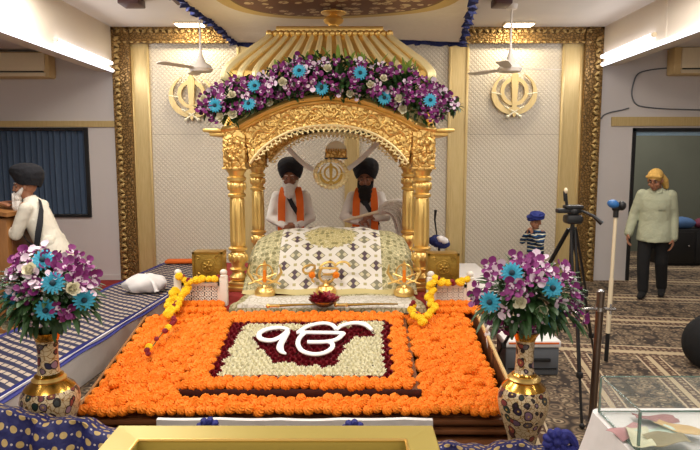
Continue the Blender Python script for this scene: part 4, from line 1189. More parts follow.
# ------------------------------------------------------------------ brass vases with bouquets
def vase(px, py, label, blabel, gpx, wpx, opx, ctr, rad, seed):
    c = P(px, py, 3.20); c.z = 0; vr = 1.0 if px < 300 else .90; t = empty('brass_vase', (c.x, c.y, 0), label, 'vase')
    b = MB(); prof = [(.095, .0), (.105, .012), (.098, .03), (.078, .06), (.075, .09), (.09, .16), (.12, .24), (.146, .31), (.155, .37), (.150, .41), (.128, .45), (.09, .48), (.072, .50), (.076, .515), (.058, .53), (.054, .57), (.052, .64), (.056, .70), (.068, .735), (.088, .76), (.08, .76), (.046, .72), (.04, .65)]
    b.lathe([(r*vr, z) for r, z in prof], (c.x, c.y, 0), 40); b.build('body', M['enamel'], t)
    b = MB(); b.lathe([(.06, .498), (.088, .488), (.09, .494), (.08, .504), (.06, .517)], (c.x, c.y, 0), 40); b.build('neck_collar', M['gold'], t)
    q = random.Random(seed); Y = c.y
    B = empty('flower_bouquet', (c.x, c.y, .74), blabel, 'bouquet')
    C0 = P(ctr[0], ctr[1], Y); R = Vector((rad[0], .20, rad[1]))
    def surf(px, py, push=0.0):
        p = P(px, py, Y); dx, dz = (p.x-C0.x)/R.x, (p.z-C0.z)/R.z; r2 = min(1, dx*dx + dz*dz); p = P(px, py, Y - R.y*math.sqrt(max(.02, 1-r2)) - push); return p
    # stems
    b = MB()
    for k in range(16):
        e = C0 + Vector((q.uniform(-.6, .6)*R.x, q.uniform(-.5, .3)*R.y, q.uniform(-.3, .7)*R.z)); b.sweep(spline([(c.x + q.uniform(-.02, .02), c.y, .66), (c.x, c.y, .78), e], 4), .005, 5)
    b.build('stems', M['green'], B)
    fol = MB()
    for k in range(760):
        d = Vector((q.gauss(0, 1), q.gauss(0, 1), q.gauss(0, 1))).normalized(); rr = q.random()**.5
        p = C0 + Vector((d.x*R.x*rr, d.y*R.y*rr, d.z*R.z*rr*.9 - .02)); leaf(fol, p, d + Vector((0, -.1, -.12)), q.uniform(.05, .09), q.uniform(.010, .02))
    for k in range(22):   # drooping fern tips
        a = q.uniform(0, 2*PI); p = C0 + Vector((cos(a)*R.x*.9, sin(a)*R.y*.8, -R.z*.55)); leaf(fol, p, (cos(a), sin(a)-.2, -.7), q.uniform(.08, .15), .013)
    tag(fol.build('foliage', M['green'], B), kind='stuff')
    used = []
    for (x, y) in gpx:
        p = surf(x, y, .03); used.append(p); nn = (p-C0); nn = Vector((nn.x*.8, -.25 + nn.y*.6, nn.z*.8 + .03)); gerbera(B, facing(p, nn, q.random()*6, .9))
    for i, (x, y) in enumerate(wpx):
        p = surf(x, y, .02); used.append(p); nn = (p-C0); inst('white_rose', WR[i % 2], B, facing(p, (nn.x, -.25, nn.z+.05), q.random()*6, .95))
    n = 0
    for (x, y, r, cnt, wf) in opx:
        for k in range(max(2, int(cnt*.8))):
            for tr in range(30):
                a, rr = q.uniform(0, 2*PI), r*q.random()**.5; p = surf(x + rr*cos(a), y + rr*sin(a), .015)
                if all((p-o).length > .045 for o in used): break
            used.append(p); nn = p-C0; n += 1
            inst('orchid', ORW if q.random() < wf else OR[n % 3], B, facing(p, (nn.x + q.uniform(-.1, .1), -.2 + q.uniform(-.1, .1), nn.z + q.uniform(-.1, .1)), q.random()*6, q.uniform(.85, 1.1)))
    fl = MB()   # tiny filler buds
    for k in range(110):
        d = Vector((q.gauss(0, 1), -abs(q.gauss(0, 1)), q.gauss(0, 1))).normalized(); p = C0 + Vector((d.x*R.x, d.y*R.y, d.z*R.z)); fl.ell(p, q.uniform(.005, .009), None, 5, 4)
    tag(fl.build('filler_buds', M['orchidwhite'], B), 'tiny white filler buds', kind='stuff')
vase(52, 426, 'brass vase with enamel flowers standing left of the flower bed', 'bouquet of purple orchids and blue gerberas in the left vase',
     [(53, 283), (46, 310), (84, 300), (11, 298), (43, 260)], [(72, 289), (9, 323), (31, 271)],
     [(22, 258, 9, 8, .15), (42, 252, 10, 5, .2), (28, 285, 14, 10, .35), (76, 262, 14, 12, .2), (86, 277, 12, 9, .2), (64, 312, 8, 5, .1), (20, 275, 12, 5, .3), (60, 270, 12, 4, .5)], (48, 290), (.235, .20), 31)
vase(522, 440, 'brass vase with enamel flowers standing at the right corner of the flower bed', 'bouquet of purple orchids and blue gerberas in the right vase',
     [(512, 273), (490, 302), (552, 288), (553, 318)], [(520, 302), (540, 311)],
     [(494, 272, 9, 8, .15), (522, 259, 10, 7, .1), (540, 262, 12, 6, .4), (560, 275, 10, 8, .2), (518, 288, 12, 8, .15), (570, 300, 12, 10, .3), (578, 316, 8, 6, .1), (477, 294, 7, 5, .0), (504, 320, 12, 6, .1), (535, 320, 12, 4, .5), (535, 272, 8, 4, .6)], (528, 293), (.27, .19), 32)
# ------------------------------------------------------------------ left bench under blue brocade, white bundle
HB = .30
n0, n1, f0, f1 = G(0, 400, HB), G(180, 300, HB), G(0, 335, HB), G(165, 262, HB)
def along(a, c, y): k = (y-a.y)/(c.y-a.y); return a.x + (c.x-a.x)*k
yb0, yb1 = 3.25, 8.05
R0, R1, L0, L1 = along(n0, n1, yb0), along(n0, n1, yb1), along(f0, f1, yb0), along(f0, f1, yb1)
R1 = min(R1, -1.72 - .0); 
t = empty('long_bench', ((R0+L0)/2, 5.6, 0), 'long low bench with white cloth sides left of the flower bed', 'bench')
b = MB(); b.prism([(L0+.02, yb0+.02), (R0-.03, yb0+.02), (R1-.03, yb1-.02), (L1+.02, yb1-.02)], (1,0,0), (0,1,0), (0, 0, HB-.015), (0, 0, .002)); b.build('white_skirt', M['whitecloth'], t)
b = MB()
def bs(u, v): 
    y = lerp(yb0, yb1, v); x = lerp(lerp(L0, L1, v), lerp(R0, R1, v), u); z = HB + .004*sin(x*19+y*5) + .004*sin(y*9)
    if u > .97: z -= .035
    return (x, y, z)
b.sheet(bs, 34, 90, .004, lambda u, v: (u*.85, v*(yb1-yb0))); tag(b.build('brocade_cloth', M['navy'], origin=((L0+R0)/2, 5.6, HB)), 'navy brocade cloth with beige dashes spread along the top of the long bench', 'cloth')
c = G(146, 291, HB+.01); q = random.Random(5)
t = empty('cloth_bundle', c, 'crumpled white cloth bundle lying on the navy brocade bench', 'bundle')
b = MB(); b.ell(c + Vector((0, 0, .075)), (.22, .15, .105), (0, 0, .3), 28, 16, lambda th, ph: 1 + .07*sin(5*th+3*ph) + .05*sin(9*th-5*ph)); 
me = b.mesh('bundle', M['whitecloth']); 
for v in me.vertices: v.co.z = max(v.co.z, c.z + .002)
place('wrapped_cloth', me, t)
b = MB(); b.sweep(spline([c + Vector((.02, -.02, .17)), c + Vector((.12, -.12, .12)), c + Vector((.17, -.17, .03))], 5), [.02]*10 + [.03], 8, flat=(1, .4)); b.build('loose_corner', M['whitecloth'], t)
c = G(178, 263, HB+.015); b = MB(); b.box(c + Vector((.05, .0, .025)), (.42, .16, .045), (0, 0, .05), .02); tag(b.build('folded_orange_cloth', M['scarf'], origin=c), 'folded orange cloth on the far end of the navy bench', 'cloth')
# ------------------------------------------------------------------ blue dotted cloth swag across the front
def swag_top(x): return interp(x, [(-2.2, .47), (-1.76, .44), (-1.56, .405), (-1.38, .375), (-1.21, .335), (-.9, .26), (.46, .25), (1.11, .25)])
t = empty('dotted_swag_cloth', (-.4, 3.1, 0), 'royal blue gold-dotted cloth gathered along the foot of the flower bed', 'cloth')
b = MB()
def sw(u, v):
    x = lerp(-2.2, 1.10, u); h = swag_top(x); fold = .022*sin(x*23 + 1.5*sin(v*4)) * (.4 + v) + .012*sin(x*51 + v*3)
    if v < .35: k = v/.35; return (x, 2.97 - .10*k + fold*.3, h + .012*sin(x*17)*1.2 - .02*(1-k)**2 + fold*.4)
    k = (v-.35)/.65; return (x, 2.87 - .04*sin(PI*k) + fold - .05*k, h*(1-k) + .004 + .012*sin(x*17)*1.2*(1-k))
b.sheet(sw, 220, 26, .006, lambda u, v: (u*3.3, v*.62)); b.build('cloth', M['dots'], t)
def rosette(p, s):
    b = MB()
    for k in range(9):
        a = 2*PI*k/9; b.ell(p + Vector((.034*cos(a)*s, -.01, .034*sin(a)*s)), (.024*s, .024*s, .017*s), (0, -a, 0), 8, 6)
    b.ell(p + Vector((0, -.02, 0)), .022*s, None, 8, 6); b.build('rosette', M['royal'], t)
for px, py, s in ((209, 428, 1.1), (353, 430, 1.1)): rosette(P(px, py, 2.84), s)
rosette(P(555, 440, 2.85), 1.2)
b = MB(); p = P(555, 440, 2.85)
b.sweep(spline([p, p + Vector((.05, -.01, .04)), p + Vector((.10, 0, -.03)), p + Vector((.04, -.02, -.05)), p + Vector((-.05, 0, -.06))], 5), .022, 8); b.build('bow_tail', M['royal'], t)
# ------------------------------------------------------------------ golden box in front
BZ = .60; a = G(118, 425, BZ); c = G(434, 427, BZ); y1 = a.y; y0 = y1 - .62
t = empty('golden_box', ((a.x+c.x)/2, (y0+y1)/2, 0), 'large golden open-topped collection box in the foreground', 'box')
b = MB(); x0, x1, w = a.x, c.x, .125
O = [(x0, y0), (x1, y0), (x1, y1), (x0, y1)]; I = [(x0+w, y0+w), (x1-w, y0+w), (x1-w, y1-w), (x0+w, y1-w)]
vo0 = [b.v((x, y, 0)) for x, y in O]; vo = [b.v((x, y, BZ-.012)) for x, y in O]; vt = [b.v((lerp(x, (x0+x1)/2, .01), lerp(y, (y0+y1)/2, .02), BZ)) for x, y in O]
vi = [b.v((x, y, BZ-.006)) for x, y in I]; vj = [b.v((x, y, BZ-.05)) for x, y in I]
for k in range(4):
    j = (k+1) % 4
    for A, B in ((vo0, vo), (vo, vt), (vt, vi), (vi, vj)): b.f([A[k], A[j], B[j], B[k]])
b.f(vj); b.f(vo0[::-1]); b.build('case', M['goldbox'], t, smooth=False)
b = MB()
for k in range(4):
    p, r = Vector(I[k]+(BZ-.004,)), Vector(I[(k+1) % 4]+(BZ-.004,)); b.sweep([p, r], .006, 6)
b.build('inner_lip', M['gold'], t)
# ------------------------------------------------------------------ white table with the glass money box
TZ = .60; g0 = G(598, 413, TZ); g1 = G(690, 415, TZ); yb = g0.y; yf = yb - .36; gx0, gx1 = g0.x, g0.x + .52
b = MB(); tx0, tx1, ty0, ty1 = gx0-.02, gx1+.35, yf-.35, yb+.05
rim = []
def rr_(x0, x1, y0, y1, r, n=6):
    o = []
    for cx, cy, a in ((x1-r, y0+r, -PI/2), (x1-r, y1-r, 0), (x0+r, y1-r, PI/2), (x0+r, y0+r, PI)):
        for k in range(n+1): o.append((cx + r*cos(a + PI/2*k/n), cy + r*sin(a + PI/2*k/n)))
    return o
base = rr_(tx0, tx1, ty0, ty1, .05, 8); per = []
for i in range(len(base)):
    p, r = Vector(base[i]), Vector(base[(i+1) % len(base)]); m_ = max(1, int((r-p).length/.03))
    for k in range(m_): per.append(p.lerp(r, k/m_))
ctr = Vector(((tx0+tx1)/2, (ty0+ty1)/2)); rows = []; N = len(per)
for lvl in range(12):
    v = lvl/11; row = []
    for i, p in enumerate(per):
        o = (p-ctr).normalized(); fl = .16*v**1.1 + .03*v*sin(i*.55) + .015*v*sin(i*1.31)
        row.append(b.v((p.x + o.x*fl, p.y + o.y*fl, lerp(TZ, .012, v) - (.004 if lvl else 0))))
    rows.append(row)
for l in range(11):
    for i in range(N): b.f([rows[l][i], rows[l][(i+1) % N], rows[l+1][(i+1) % N], rows[l+1][i]])
b.f(rows[0])
t = empty('covered_table', (ctr.x, ctr.y, 0), 'table under a white draped cloth that carries the glass money box', 'table')
b.build('white_tablecloth', M['whitecloth'], t)
gh = .165
t = empty('glass_money_box', ((gx0+gx1)/2, (yf+yb)/2, TZ), 'open glass box holding banknotes on the white table', 'glass box')
for nm, lo, hi in (('glass_side', (gx0, yf, TZ+.007), (gx0+.006, yb, TZ+gh)), ('glass_side', (gx1-.006, yf, TZ+.007), (gx1, yb, TZ+gh)), ('glass_side', (gx0+.006, yf, TZ+.007), (gx1-.006, yf+.006, TZ+gh)), ('glass_side', (gx0+.006, yb-.006, TZ+.007), (gx1-.006, yb, TZ+gh)), ('glass_base', (gx0, yf, TZ+.001), (gx1, yb, TZ+.006))):
    b = MB(); b.box2(lo, hi); b.build(nm, M['glass'], t)
b = MB()
for x in (gx0+.003, gx1-.003):
    for y in (yf+.003, yb-.003): b.box((x, y, TZ+gh/2), (.009, .009, gh-.01))
for y in (yf+.003, yb-.003): b.box(((gx0+gx1)/2, y, TZ+gh), (gx1-gx0, .005, .004)); b.box(((gx0+gx1)/2, y, TZ+.008), (gx1-gx0, .006, .006))
for x in (gx0+.003, gx1-.003): b.box((x, (yf+yb)/2, TZ+gh), (.005, yb-yf, .004)); b.box((x, (yf+yb)/2, TZ+.008), (.006, yb-yf, .006))
b.build('glass_edge', M['glassedge'], t)
NOTE = [('pink', (176, 132, 132), (628, 430), .5, 'pinkish banknote at the left of the glass box'), ('maroon', (140, 92, 92), (655, 419), -.2, 'dark pink banknote at the back of the glass box'), ('mint', (176, 198, 184), (655, 433), .25, 'pale green banknote in the middle of the glass box'), ('tan', (186, 156, 100), (678, 431), -.75, 'tan banknote at the right of the glass box'), ('cream', (196, 196, 166), (640, 441), 1.3, 'cream green banknote near the front corner of the glass box'), ('olive', (134, 122, 84), (668, 443), .15, 'olive brown banknote at the front of the glass box')]
for i, (nm, rgb, (px, py), a, lab) in enumerate(NOTE):
    p = G(px, py, TZ+.02); b = MB(); q = random.Random(i)
    ph, am = q.uniform(0, 6), q.uniform(.004, .008)
    b.M = Matrix.Translation((p.x, p.y, TZ+.020+.004*i)) @ Matrix.Rotation(a, 4, 'Z')
    b.sheet(lambda u, v: ((u-.5)*.165, (v-.5)*.08, am*sin(u*6+ph+v*2) + .006*sin(v*5+ph)), 14, 8, .001)
    def ntx(rgb=rgb):
        co, x, y, z = coords(); v = voro(co, 40, 'DISTANCE_TO_EDGE'); cc = sr(*rgb)
        return {'color': mix(noise(co, 30, 3), tuple(k*.7 for k in cc[:3])+(1,), tuple(min(1, k*1.15) for k in cc[:3])+(1,))}
    tag(b.build('banknote', material('banknote_'+nm, sr(*rgb), .7, 0, ntx), origin=(p.x, p.y, TZ+.01)), lab, 'banknote', None)
# ------------------------------------------------------------------ things on the right side of the floor
c = G(533, 376, 0); t = empty('storage_crate', c, 'grey plastic crate with a white lid behind the right vase', 'crate')
b = MB(); b.box2((c.x-.22, c.y, .004), (c.x+.20, c.y+.30, .23), .015); b.build('body', M['grey'], t)
b = MB(); b.box2((c.x-.23, c.y-.012, .23), (c.x+.21, c.y+.312, .285), .012); b.build('lid', M['whitecloth'], t)
b = MB(); b.box2((c.x-.05, c.y-.02, .12), (c.x+.13, c.y+.002, .145), .006); b.box2((c.x-.2, c.y-.006, .055), (c.x+.18, c.y+.002, .065)); b.build('handle', M['black'], t)
b = MB(); b.box2((c.x-.2, c.y-.016, .262), (c.x+.19, c.y-.004, .274)); b.build('orange_stripe', M['scarf'], t, )
# low white ledge right of the stage
a = P(464, 291, 6.0); b = MB(); b.box2((1.22, 5.9, .002), (1.62, 7.6, .36), .02); tag(b.build('low_white_bench', M['whitecloth'], origin=(1.42, 6.7, 0)), 'low white cloth-covered bench right of the stage', 'bench')
# tripod
hp = P(573, 213, 3.9); feet = [G(582, 428, .01), Vector((1.02, 4.42, .01)), G(596, 366, .01)]
t = empty('camera_tripod', (hp.x, hp.y, 0), 'black camera tripod standing on the carpet behind the right bouquet', 'tripod')
top = Vector((hp.x, hp.y, hp.z-.06))
for i, f in enumerate(feet):
    s_ = top + (f-top).normalized()*.05; b = MB(); s1 = s_.lerp(f, .42); s2 = s_.lerp(f, .74)
    o = (f-top); o.z = 0; sd = Vector((-o.y, o.x, 0)).normalized()*.014
    b.sweep([s_ + sd, s1 + sd], .009, 8); b.sweep([s_ - sd, s1 - sd], .009, 8); b.sweep([s1, s2], .013, 8); b.sweep([s2, f], .009, 8)
    b.box(s1, (.05, .04, .05), None, .008); b.box(s2, (.036, .032, .04), None, .006)
    l = b.build('leg', M['black'], t); b = MB(); b.ell(f + Vector((0, 0, .012)), (.018, .018, .02)); b.build('rubber_foot', M['black'], l)
b = MB(); b.sweep([top + Vector((0, 0, .03)), top - Vector((0, 0, .42))], .014, 10)
for f in feet: b.sweep([top - Vector((0, 0, .38)), (top + (f-top)*.38)], .006, 6)
b.build('centre_column', M['black'], t)
b = MB(); b.box(top + Vector((0, 0, .02)), (.11, .10, .06), None, .02); b.ell(top + Vector((0, 0, .07)), (.04, .04, .035)); b.box(top + Vector((0, 0, .10)), (.12, .07, .025), None, .008); b.box(top + Vector((-.03, 0, .075)), (.16, .05, .03), None, .008); b.build('head', M['black'], t)
b = MB(); b.sweep([top + Vector((.04, -.02, .08)), top + Vector((.11, -.06, .045)), top + Vector((.155, -.09, .0))], [.008, .011, .016], 8); b.build('pan_handle', M['black'], t)
b = MB(); p0, p1 = top + Vector((-.04, 0, .11)), P(567, 207, 3.9); p2 = P(565.5, 193, 3.9); b.sweep([p0, p1 + Vector((-.0, 0, -.02)), p1], .008, 8); b.sweep([p1, p2], .010, 8); b.box(p2 + Vector((0, 0, -.02)), (.025, .02, .07), (0, -.1, 0), .006); b.build('phone_holder', M['black'], t)
b = MB(); b.ell(p2 + Vector((0, -.005, .015)), (.012, .012, .02)); b.build('white_tip', M['acwhite'], b and t)
# monopod with a blue microphone-like holder
f = G(606, 361, .01); tp = P(616, 210, f.y)
t = empty('selfie_monopod', f, 'white extended monopod with a blue and black phone clamp on top, standing on the carpet', 'monopod')
b = MB(); k1 = f.lerp(tp, .19); b.sweep([f, k1], .017, 10); b.build('black_grip', M['black'], t)
b = MB(); b.sweep([k1, tp - Vector((0, 0, .05))], .0145, 10); b.sweep([k1, k1 + (tp-k1)*.45], .0185, 10); b.build('pole', M['acwhite'], t)
b = MB(); b.sweep([tp - Vector((0, 0, .06)), tp], .022, 10); b.ell(tp + Vector((.0, 0, .015)), (.035, .03, .03)); b.build('clamp_joint', M['black'], t)
b = MB(); b.ell(tp + Vector((-.03, -.01, .05)), (.05, .035, .035), (0, .3, 0)); b.build('blue_clamp', plain('blue_plastic', (44, 104, 168), .4), t)
b = MB(); b.ell(tp + Vector((.045, .0, .035)), (.035, .035, .04)); b.build('clamp_knob', M['black'], t)
# barrier post
f = G(592, 421, 0); tp = P(601, 291, f.y)
t = empty('barrier_post', (f.x, f.y, 0), 'dull steel barrier post beside the white table', 'post')
b = MB(); b.sweep([f + Vector((0, 0, .004)), tp], .024, 16); b.build('post', M['bronze_post'], t)
b = MB(); b.ell(tp, (.0255, .0255, .012)); b.build('cap', M['steel'], t)
m_ = f.lerp(tp, .865); b = MB(); b.sweep([m_ + Vector((0, 0, -.012)), m_ + Vector((0, 0, .012))], .031, 14); 
b.sweep(spline([m_ + Vector((-.02, -.01, 0)), m_ + Vector((-.09, -.02, .004)), m_ + Vector((-.145, -.02, -.01)), m_ + Vector((-.165, -.02, -.045))], 5), .010, 8)
b.sweep([m_ + Vector((.02, 0, 0)), m_ + Vector((.10, 0, -.004))], .010, 8); b.sweep([m_ + Vector((.07, 0, -.035)), m_ + Vector((.07, 0, .03))], .008, 8); b.build('hook_collar', M['steel'], t)
# black bag at the right edge, things in the dark room
c = G(704, 366, 0); t = empty('black_bag', c, 'black soft bag lying on the carpet at the right edge', 'bag')
b = MB(); b.ell(c + Vector((0, 0, .2)), (.17, .16, .22), None, 24, 14, lambda th, ph: 1 + .05*sin(4*th+2*ph) + .03*sin(7*th)); me = b.mesh('bag', M['blackcloth'])
for v in me.vertices: v.co.z = max(.004, v.co.z)
place('body', me, t)
b = MB(); b.sweep(spline([c + Vector((-.06, -.02, .40)), c + Vector((-.03, -.02, .47)), c + Vector((.04, -.02, .47)), c + Vector((.07, -.02, .40))], 5), .012, 8); b.build('strap', M['blackcloth'], t)
YD = 9.4; a = P(664, 226, YD); 
t = empty('dark_cabinet', (a.x+.6, YD, 0), 'low dark cabinet standing in the dark room beyond the doorway', 'cabinet')
b = MB(); b.box2((a.x, YD, .01), (a.x+1.5, YD+.5, .58), .01); b.build('body', M['black'], t)
for k in range(3):
    b = MB(); b.box2((a.x+.03+.49*k, YD-.015, .05), (a.x+.48+.49*k, YD, .54), .006); d_ = b.build('door', M['black'], t)
    b = MB(); b.ell((a.x+.40+.49*k, YD-.025, .32), .015); b.build('knob', M['steel'], d_)
p = P(679, 222, YD+.15); b = MB(); b.ell((p.x+.02, YD+.22, .66), (.26, .17, .10), None, 18, 10, lambda th, ph: 1 + .08*sin(4*th+ph*2)); 
me = b.mesh('fold', plain('blue_bundle_cloth', (70, 104, 150), .8)); 
for v in me.vertices: v.co.z = max(v.co.z, .584)
tag(place('folded_blue_cloth', me, None, (p.x, YD+.22, .584)), 'blue folded cloth lying on the dark cabinet beyond the doorway', 'cloth')
p = P(695, 226, YD+.1); b = MB(); b.ell((p.x+.2, YD+.2, .65), (.16, .14, .09), None, 16, 10, lambda th, ph: 1 + .1*sin(3*th+ph*2)); me = b.mesh('bund', plain('pink_bundle_cloth', (110, 44, 66), .8))
for v in me.vertices: v.co.z = max(v.co.z, .584)
tag(place('pink_cloth_bundle', me, None, (p.x+.2, YD+.2, .584)), 'dark pink cloth bundle on the dark cabinet beyond the doorway', 'cloth')
# bundles behind the right columns
p = P(439, 252, 7.0)
t = empty('equipment_stand', (p.x, 7.0, 0), 'dark stand draped with a navy and white cloth behind the right column', 'stand')
b = MB(); b.sweep([(p.x, 7.0, .004), (p.x, 7.0, .78)], .015, 10); b.lathe([(.18, .002), (.18, .02), (.03, .04)], (p.x, 7.0, 0), 20); b.sweep([(p.x-.02, 7.0, .74), (p.x-.06, 6.97, .98), (p.x-.055, 6.95, 1.10)], [.008, .010, .018], 8); b.build('pole', M['black'], t)
b = MB(); b.ell((p.x, 7.0, .72), (.12, .07, .07), (0, .3, 0), 22, 12, lambda th, ph: 1 + .14*sin(5*th+2*ph)); b.build('draped_cloth', M['navyruffle'], t)
b = MB(); b.ell((p.x+.03, 6.95, .75), (.07, .05, .04), (0, .35, 0), 18, 10, lambda th, ph: 1 + .12*sin(4*th+2*ph)); b.build('white_cloth', M['whitecloth'], t)
# lectern
lx, ly = -3.47, 6.0
t = empty('wooden_lectern', (lx-.12, ly, 0), 'honey brown wooden lectern at the left edge with the old man leaning on it', 'lectern')
def rot_box(lo, hi, nm, m):
    b = MB(); b.box2(lo, hi, .008); return b.build(nm, M[m], t)
rot_box((lx-.42, ly-.27, .03), (lx+.17, ly+.27, 1.12), 'body', 'lectern'); rot_box((lx-.46, ly-.31, .0), (lx+.2, ly+.31, .05), 'plinth', 'lectern')
b = MB(); b.prism([(-.46, 1.23), (.20, 1.14), (.20, 1.18), (-.46, 1.27)], (1,0,0), (0,0,1), (0, .62, 0), (lx, ly-.31, 0)); b.build('sloping_top', M['lectern'], t)
b = MB(); b.box2((lx+.165, ly-.20, .15), (lx+.18, ly+.20, 1.05), .006); b.build('side_panel', M['wood'], t)
# ------------------------------------------------------------------ people
def Ln(lean, piv=.88):
    return Matrix.Translation((0, 0, piv)) @ Matrix.Rotation(lean, 4, 'X') @ Matrix.Translation((0, 0, -piv))
def hand(b, wrist, d, palm, side, s=1.0, curl=.5):
    """palm, four jointed fingers, thumb; d hand direction, palm = palm normal, side = thumb side"""
    w = Vector(wrist); d = Vector(d).normalized(); n = Vector(palm); n = (n - d*n.dot(d)).normalized(); t = d.cross(n).normalized()
    if t.dot(Vector(side)) < 0: t = -t
    for k in range(4):
        o = t*(.030 - .020*k)*s
        b.caps([w + t*(.016-.011*k)*s, w + o + d*.085*s], [.016*s, .0125*s], 8)
        p = w + o + d*.085*s; a = curl*(.8 + .12*k); ln = (.038, .043, .040, .032)[k]*s
        pts = [p]; dd = d.copy(); ang = 0
        for j in range(3):
            ang += a; dd = d*cos(ang) + n*sin(ang); pts.append(pts[-1] + dd*ln*(1, .68, .55)[j])
        b.caps(pts, [.0105*s, .0098*s, .009*s, .008*s], 8)
    p = w + t*.022*s + d*.022*s; q = p + (t*.75 + d*.55 + n*.35).normalized()*.042*s; r = q + (d*.8 + t*.25 + n*.55).normalized()*.033*s
    b.caps([p, q, r], [.0145*s, .012*s, .0095*s], 8)
def ringloft(b, rings, seg=24):
    """closed body section: rings (x,y,z,rx,ry)"""
    rows = [[b.v((x + rx*cos(2*PI*k/seg), y + ry*sin(2*PI*k/seg), z)) for k in range(seg)] for x, y, z, rx, ry in rings]
    for i in range(len(rows)-1):
        for k in range(seg): b.f([rows[i][k], rows[i][(k+1) % seg], rows[i+1][(k+1) % seg], rows[i+1][k]])
    b.f(rows[0][::-1]); b.f(rows[-1])
class Person:
    """standing figure of 1.65 m facing -y in its own frame, scaled by s"""
    def __init__(p, label, loc, rz, s, skin, lean=0.0, head=(0, 0, 0), hk=1.0):
        p.t = empty('person', loc, label, 'person', rz); p.s = s; p.skin = skin; p.S = Matrix.Diagonal((s, s, s, 1)); p.L = p.S @ Ln(lean)
        hx, hy, hz = head; nb = Vector((0, .01, 1.40))
        p.H = p.L @ Matrix.Translation(nb) @ Euler((hx, hy, hz)).to_matrix().to_4x4() @ Matrix.Translation(-nb)
        p.hc = Vector((0, -.025, 1.525)); p.lean = lean
        ch = Vector((0, .0, 1.43)); p.H = p.H @ Matrix.Translation(ch) @ Matrix.Scale(hk, 4) @ Matrix.Translation(-ch)
        p.b = MB(); p.joints = {}
    def body(p, arms, legs, child=False):
        b = p.b; b.M = p.L
        ringloft(b, [(0, .0, .80, .10, .09), (0, 0, .86, .155, .105), (0, 0, .95, .155, .11), (0, 0, 1.05, .14, .10), (0, 0, 1.17, .155, .11), (0, 0, 1.28, .165, .105), (0, .005, 1.345, .13, .08), (0, .01, 1.39, .06, .055)])
        b.caps([(0, .012, 1.34), (0, -.0, 1.45)], [.06, .054]); 
        for s in (-1, 1): b.ell((s*.165, .005, 1.325), (.055, .055, .055))
        b.M = p.H; hc = p.hc; E = lambda o, r, rot=None: b.ell(hc + Vector(o), r, rot, 16, 12)
        E((0, .012, .02), (.074, .094, .098)); E((0, -.02, -.05), (.058, .068, .062)); E((0, -.05, -.088), (.03, .03, .024))
        E((0, -.093, -.012), (.012, .016, .03), (.25, 0, 0)); E((0, -.102, -.028), (.016, .014, .012)); E((0, -.080, .03), (.052, .014, .012))
        for s in (-1, 1):
            E((s*.076, .008, -.012), (.011, .02, .031), (0, 0, s*.3)); E((s*.042, -.066, -.03), (.02, .02, .02))
        E((0, -.084, -.060), (.022, .010, .006)); E((0, -.082, -.070), (.019, .011, .007))
        b.M = p.L
        for sh, el, wr in arms:
            sh, el, wr = Vector(sh), Vector(el), Vector(wr)
            b.caps([sh, sh.lerp(el, .5), el], [.048, .043, .037]); b.caps([el, el.lerp(wr, .35), wr], [.037, .038, .025])
        b.M = p.S
        for hp, kn, an, toe in legs:
            hp, kn, an = Vector(hp), Vector(kn), Vector(an); d = Vector(toe)
            b.caps([hp, hp.lerp(kn, .5), kn], [.085, .07, .053]); b.caps([kn, kn.lerp(an, .35), an], [.053, .054, .036])
            ft = an + d*.13; b.caps([an + Vector((0, .015, -.04)), an + d*.06 + Vector((0, 0, -.042)), ft + Vector((0, 0, -.052))], [.038, .036, .026])
    def finish(p, vox=.0065):
        b = p.b; b.M = Matrix.Identity(4); me = voxel(b, vox, 2); me.materials.append(M[p.skin])
        mz = min(v.co.z for v in me.vertices)
        o = place('body', me, p.t, None, True)
        hc = p.hc
        for s in (-1, 1):
            b = MB(); b.M = p.H; b.ell(hc + Vector((s*.031, -.074, .006)), (.0115, .0105, .0065), None, 12, 8); e = b.build('eye', M['eyewhite'], o, None, True)
            b = MB(); b.M = p.H; b.ell(hc + Vector((s*.031, -.0825, .006)), (.006, .004, .0055), None, 10, 6); b.build('pupil', M['pupil'], e, None, True)
        b = MB(); b.M = p.H; b.sweep(spline([hc + Vector((x, -.091 + abs(x)*.35, -.064)) for x in (-.02, -.008, 0, .008, .02)], 3), .0045, 6); b.build('mouth', M['lip'], o, None, True)
        return o
    def hair_brow(p, m):
        for s in (-1, 1):
            b = MB(); b.M = p.H; b.sweep([p.hc + Vector((s*.014, -.092, .032)), p.hc + Vector((s*.032, -.088, .038)), p.hc + Vector((s*.05, -.074, .032))], [.004, .006, .003], 6)
            b.build('eyebrow', M[m], p.t, None, True)
    def cloth(p, name, fn, mat, vox=.011, Mx=None):
        b = MB(); b.M = Mx or p.L; fn(b); b.M = Matrix.Identity(4); me = voxel(b, vox, 3); me.materials.append(M[mat]); return place(name, me, p.t, None, True)
    def shape(p, name, fn, mat, Mx=None, parent=None):
        b = MB(); b.M = Mx or p.L; fn(b); return b.build(name, M[mat], parent or p.t, None, True)
    def turban(p, mat, k=1.0):
        """wound turban: peaked brow line, bulging sides, layers crossing in front"""
        hc = p.hc
        def fn(u, v):
            a = 2*PI*u; fr = max(0, -sin(a)); side = abs(cos(a))
            zb = .072*fr**3 + .006*side - .012*max(0, sin(a)); zt = .205*k
            r = (.094 + .034*sin(PI*min(1, v*1.25+.06))**.9*(1 if v < .55 else 1)) if v < .6 else None
            rr = .096 + .034*k*sin(PI*min(.5, v*.95+.04)) if v < .5 else (.096 + .034*k)*math.sqrt(max(0, 1-((v-.5)/.5)**2.4))
            w = v*4.2 + (.9*side if fr > 0 else .5*side) ; lay = 1 + (.022*(1-abs(2*(w % 1)-1)))*(1 if v < .86 else 0)
            rr *= lay; z = lerp(zb, zt, v**.92)
            return hc + Vector((rr*cos(a), rr*1.13*sin(a) + .022, z))
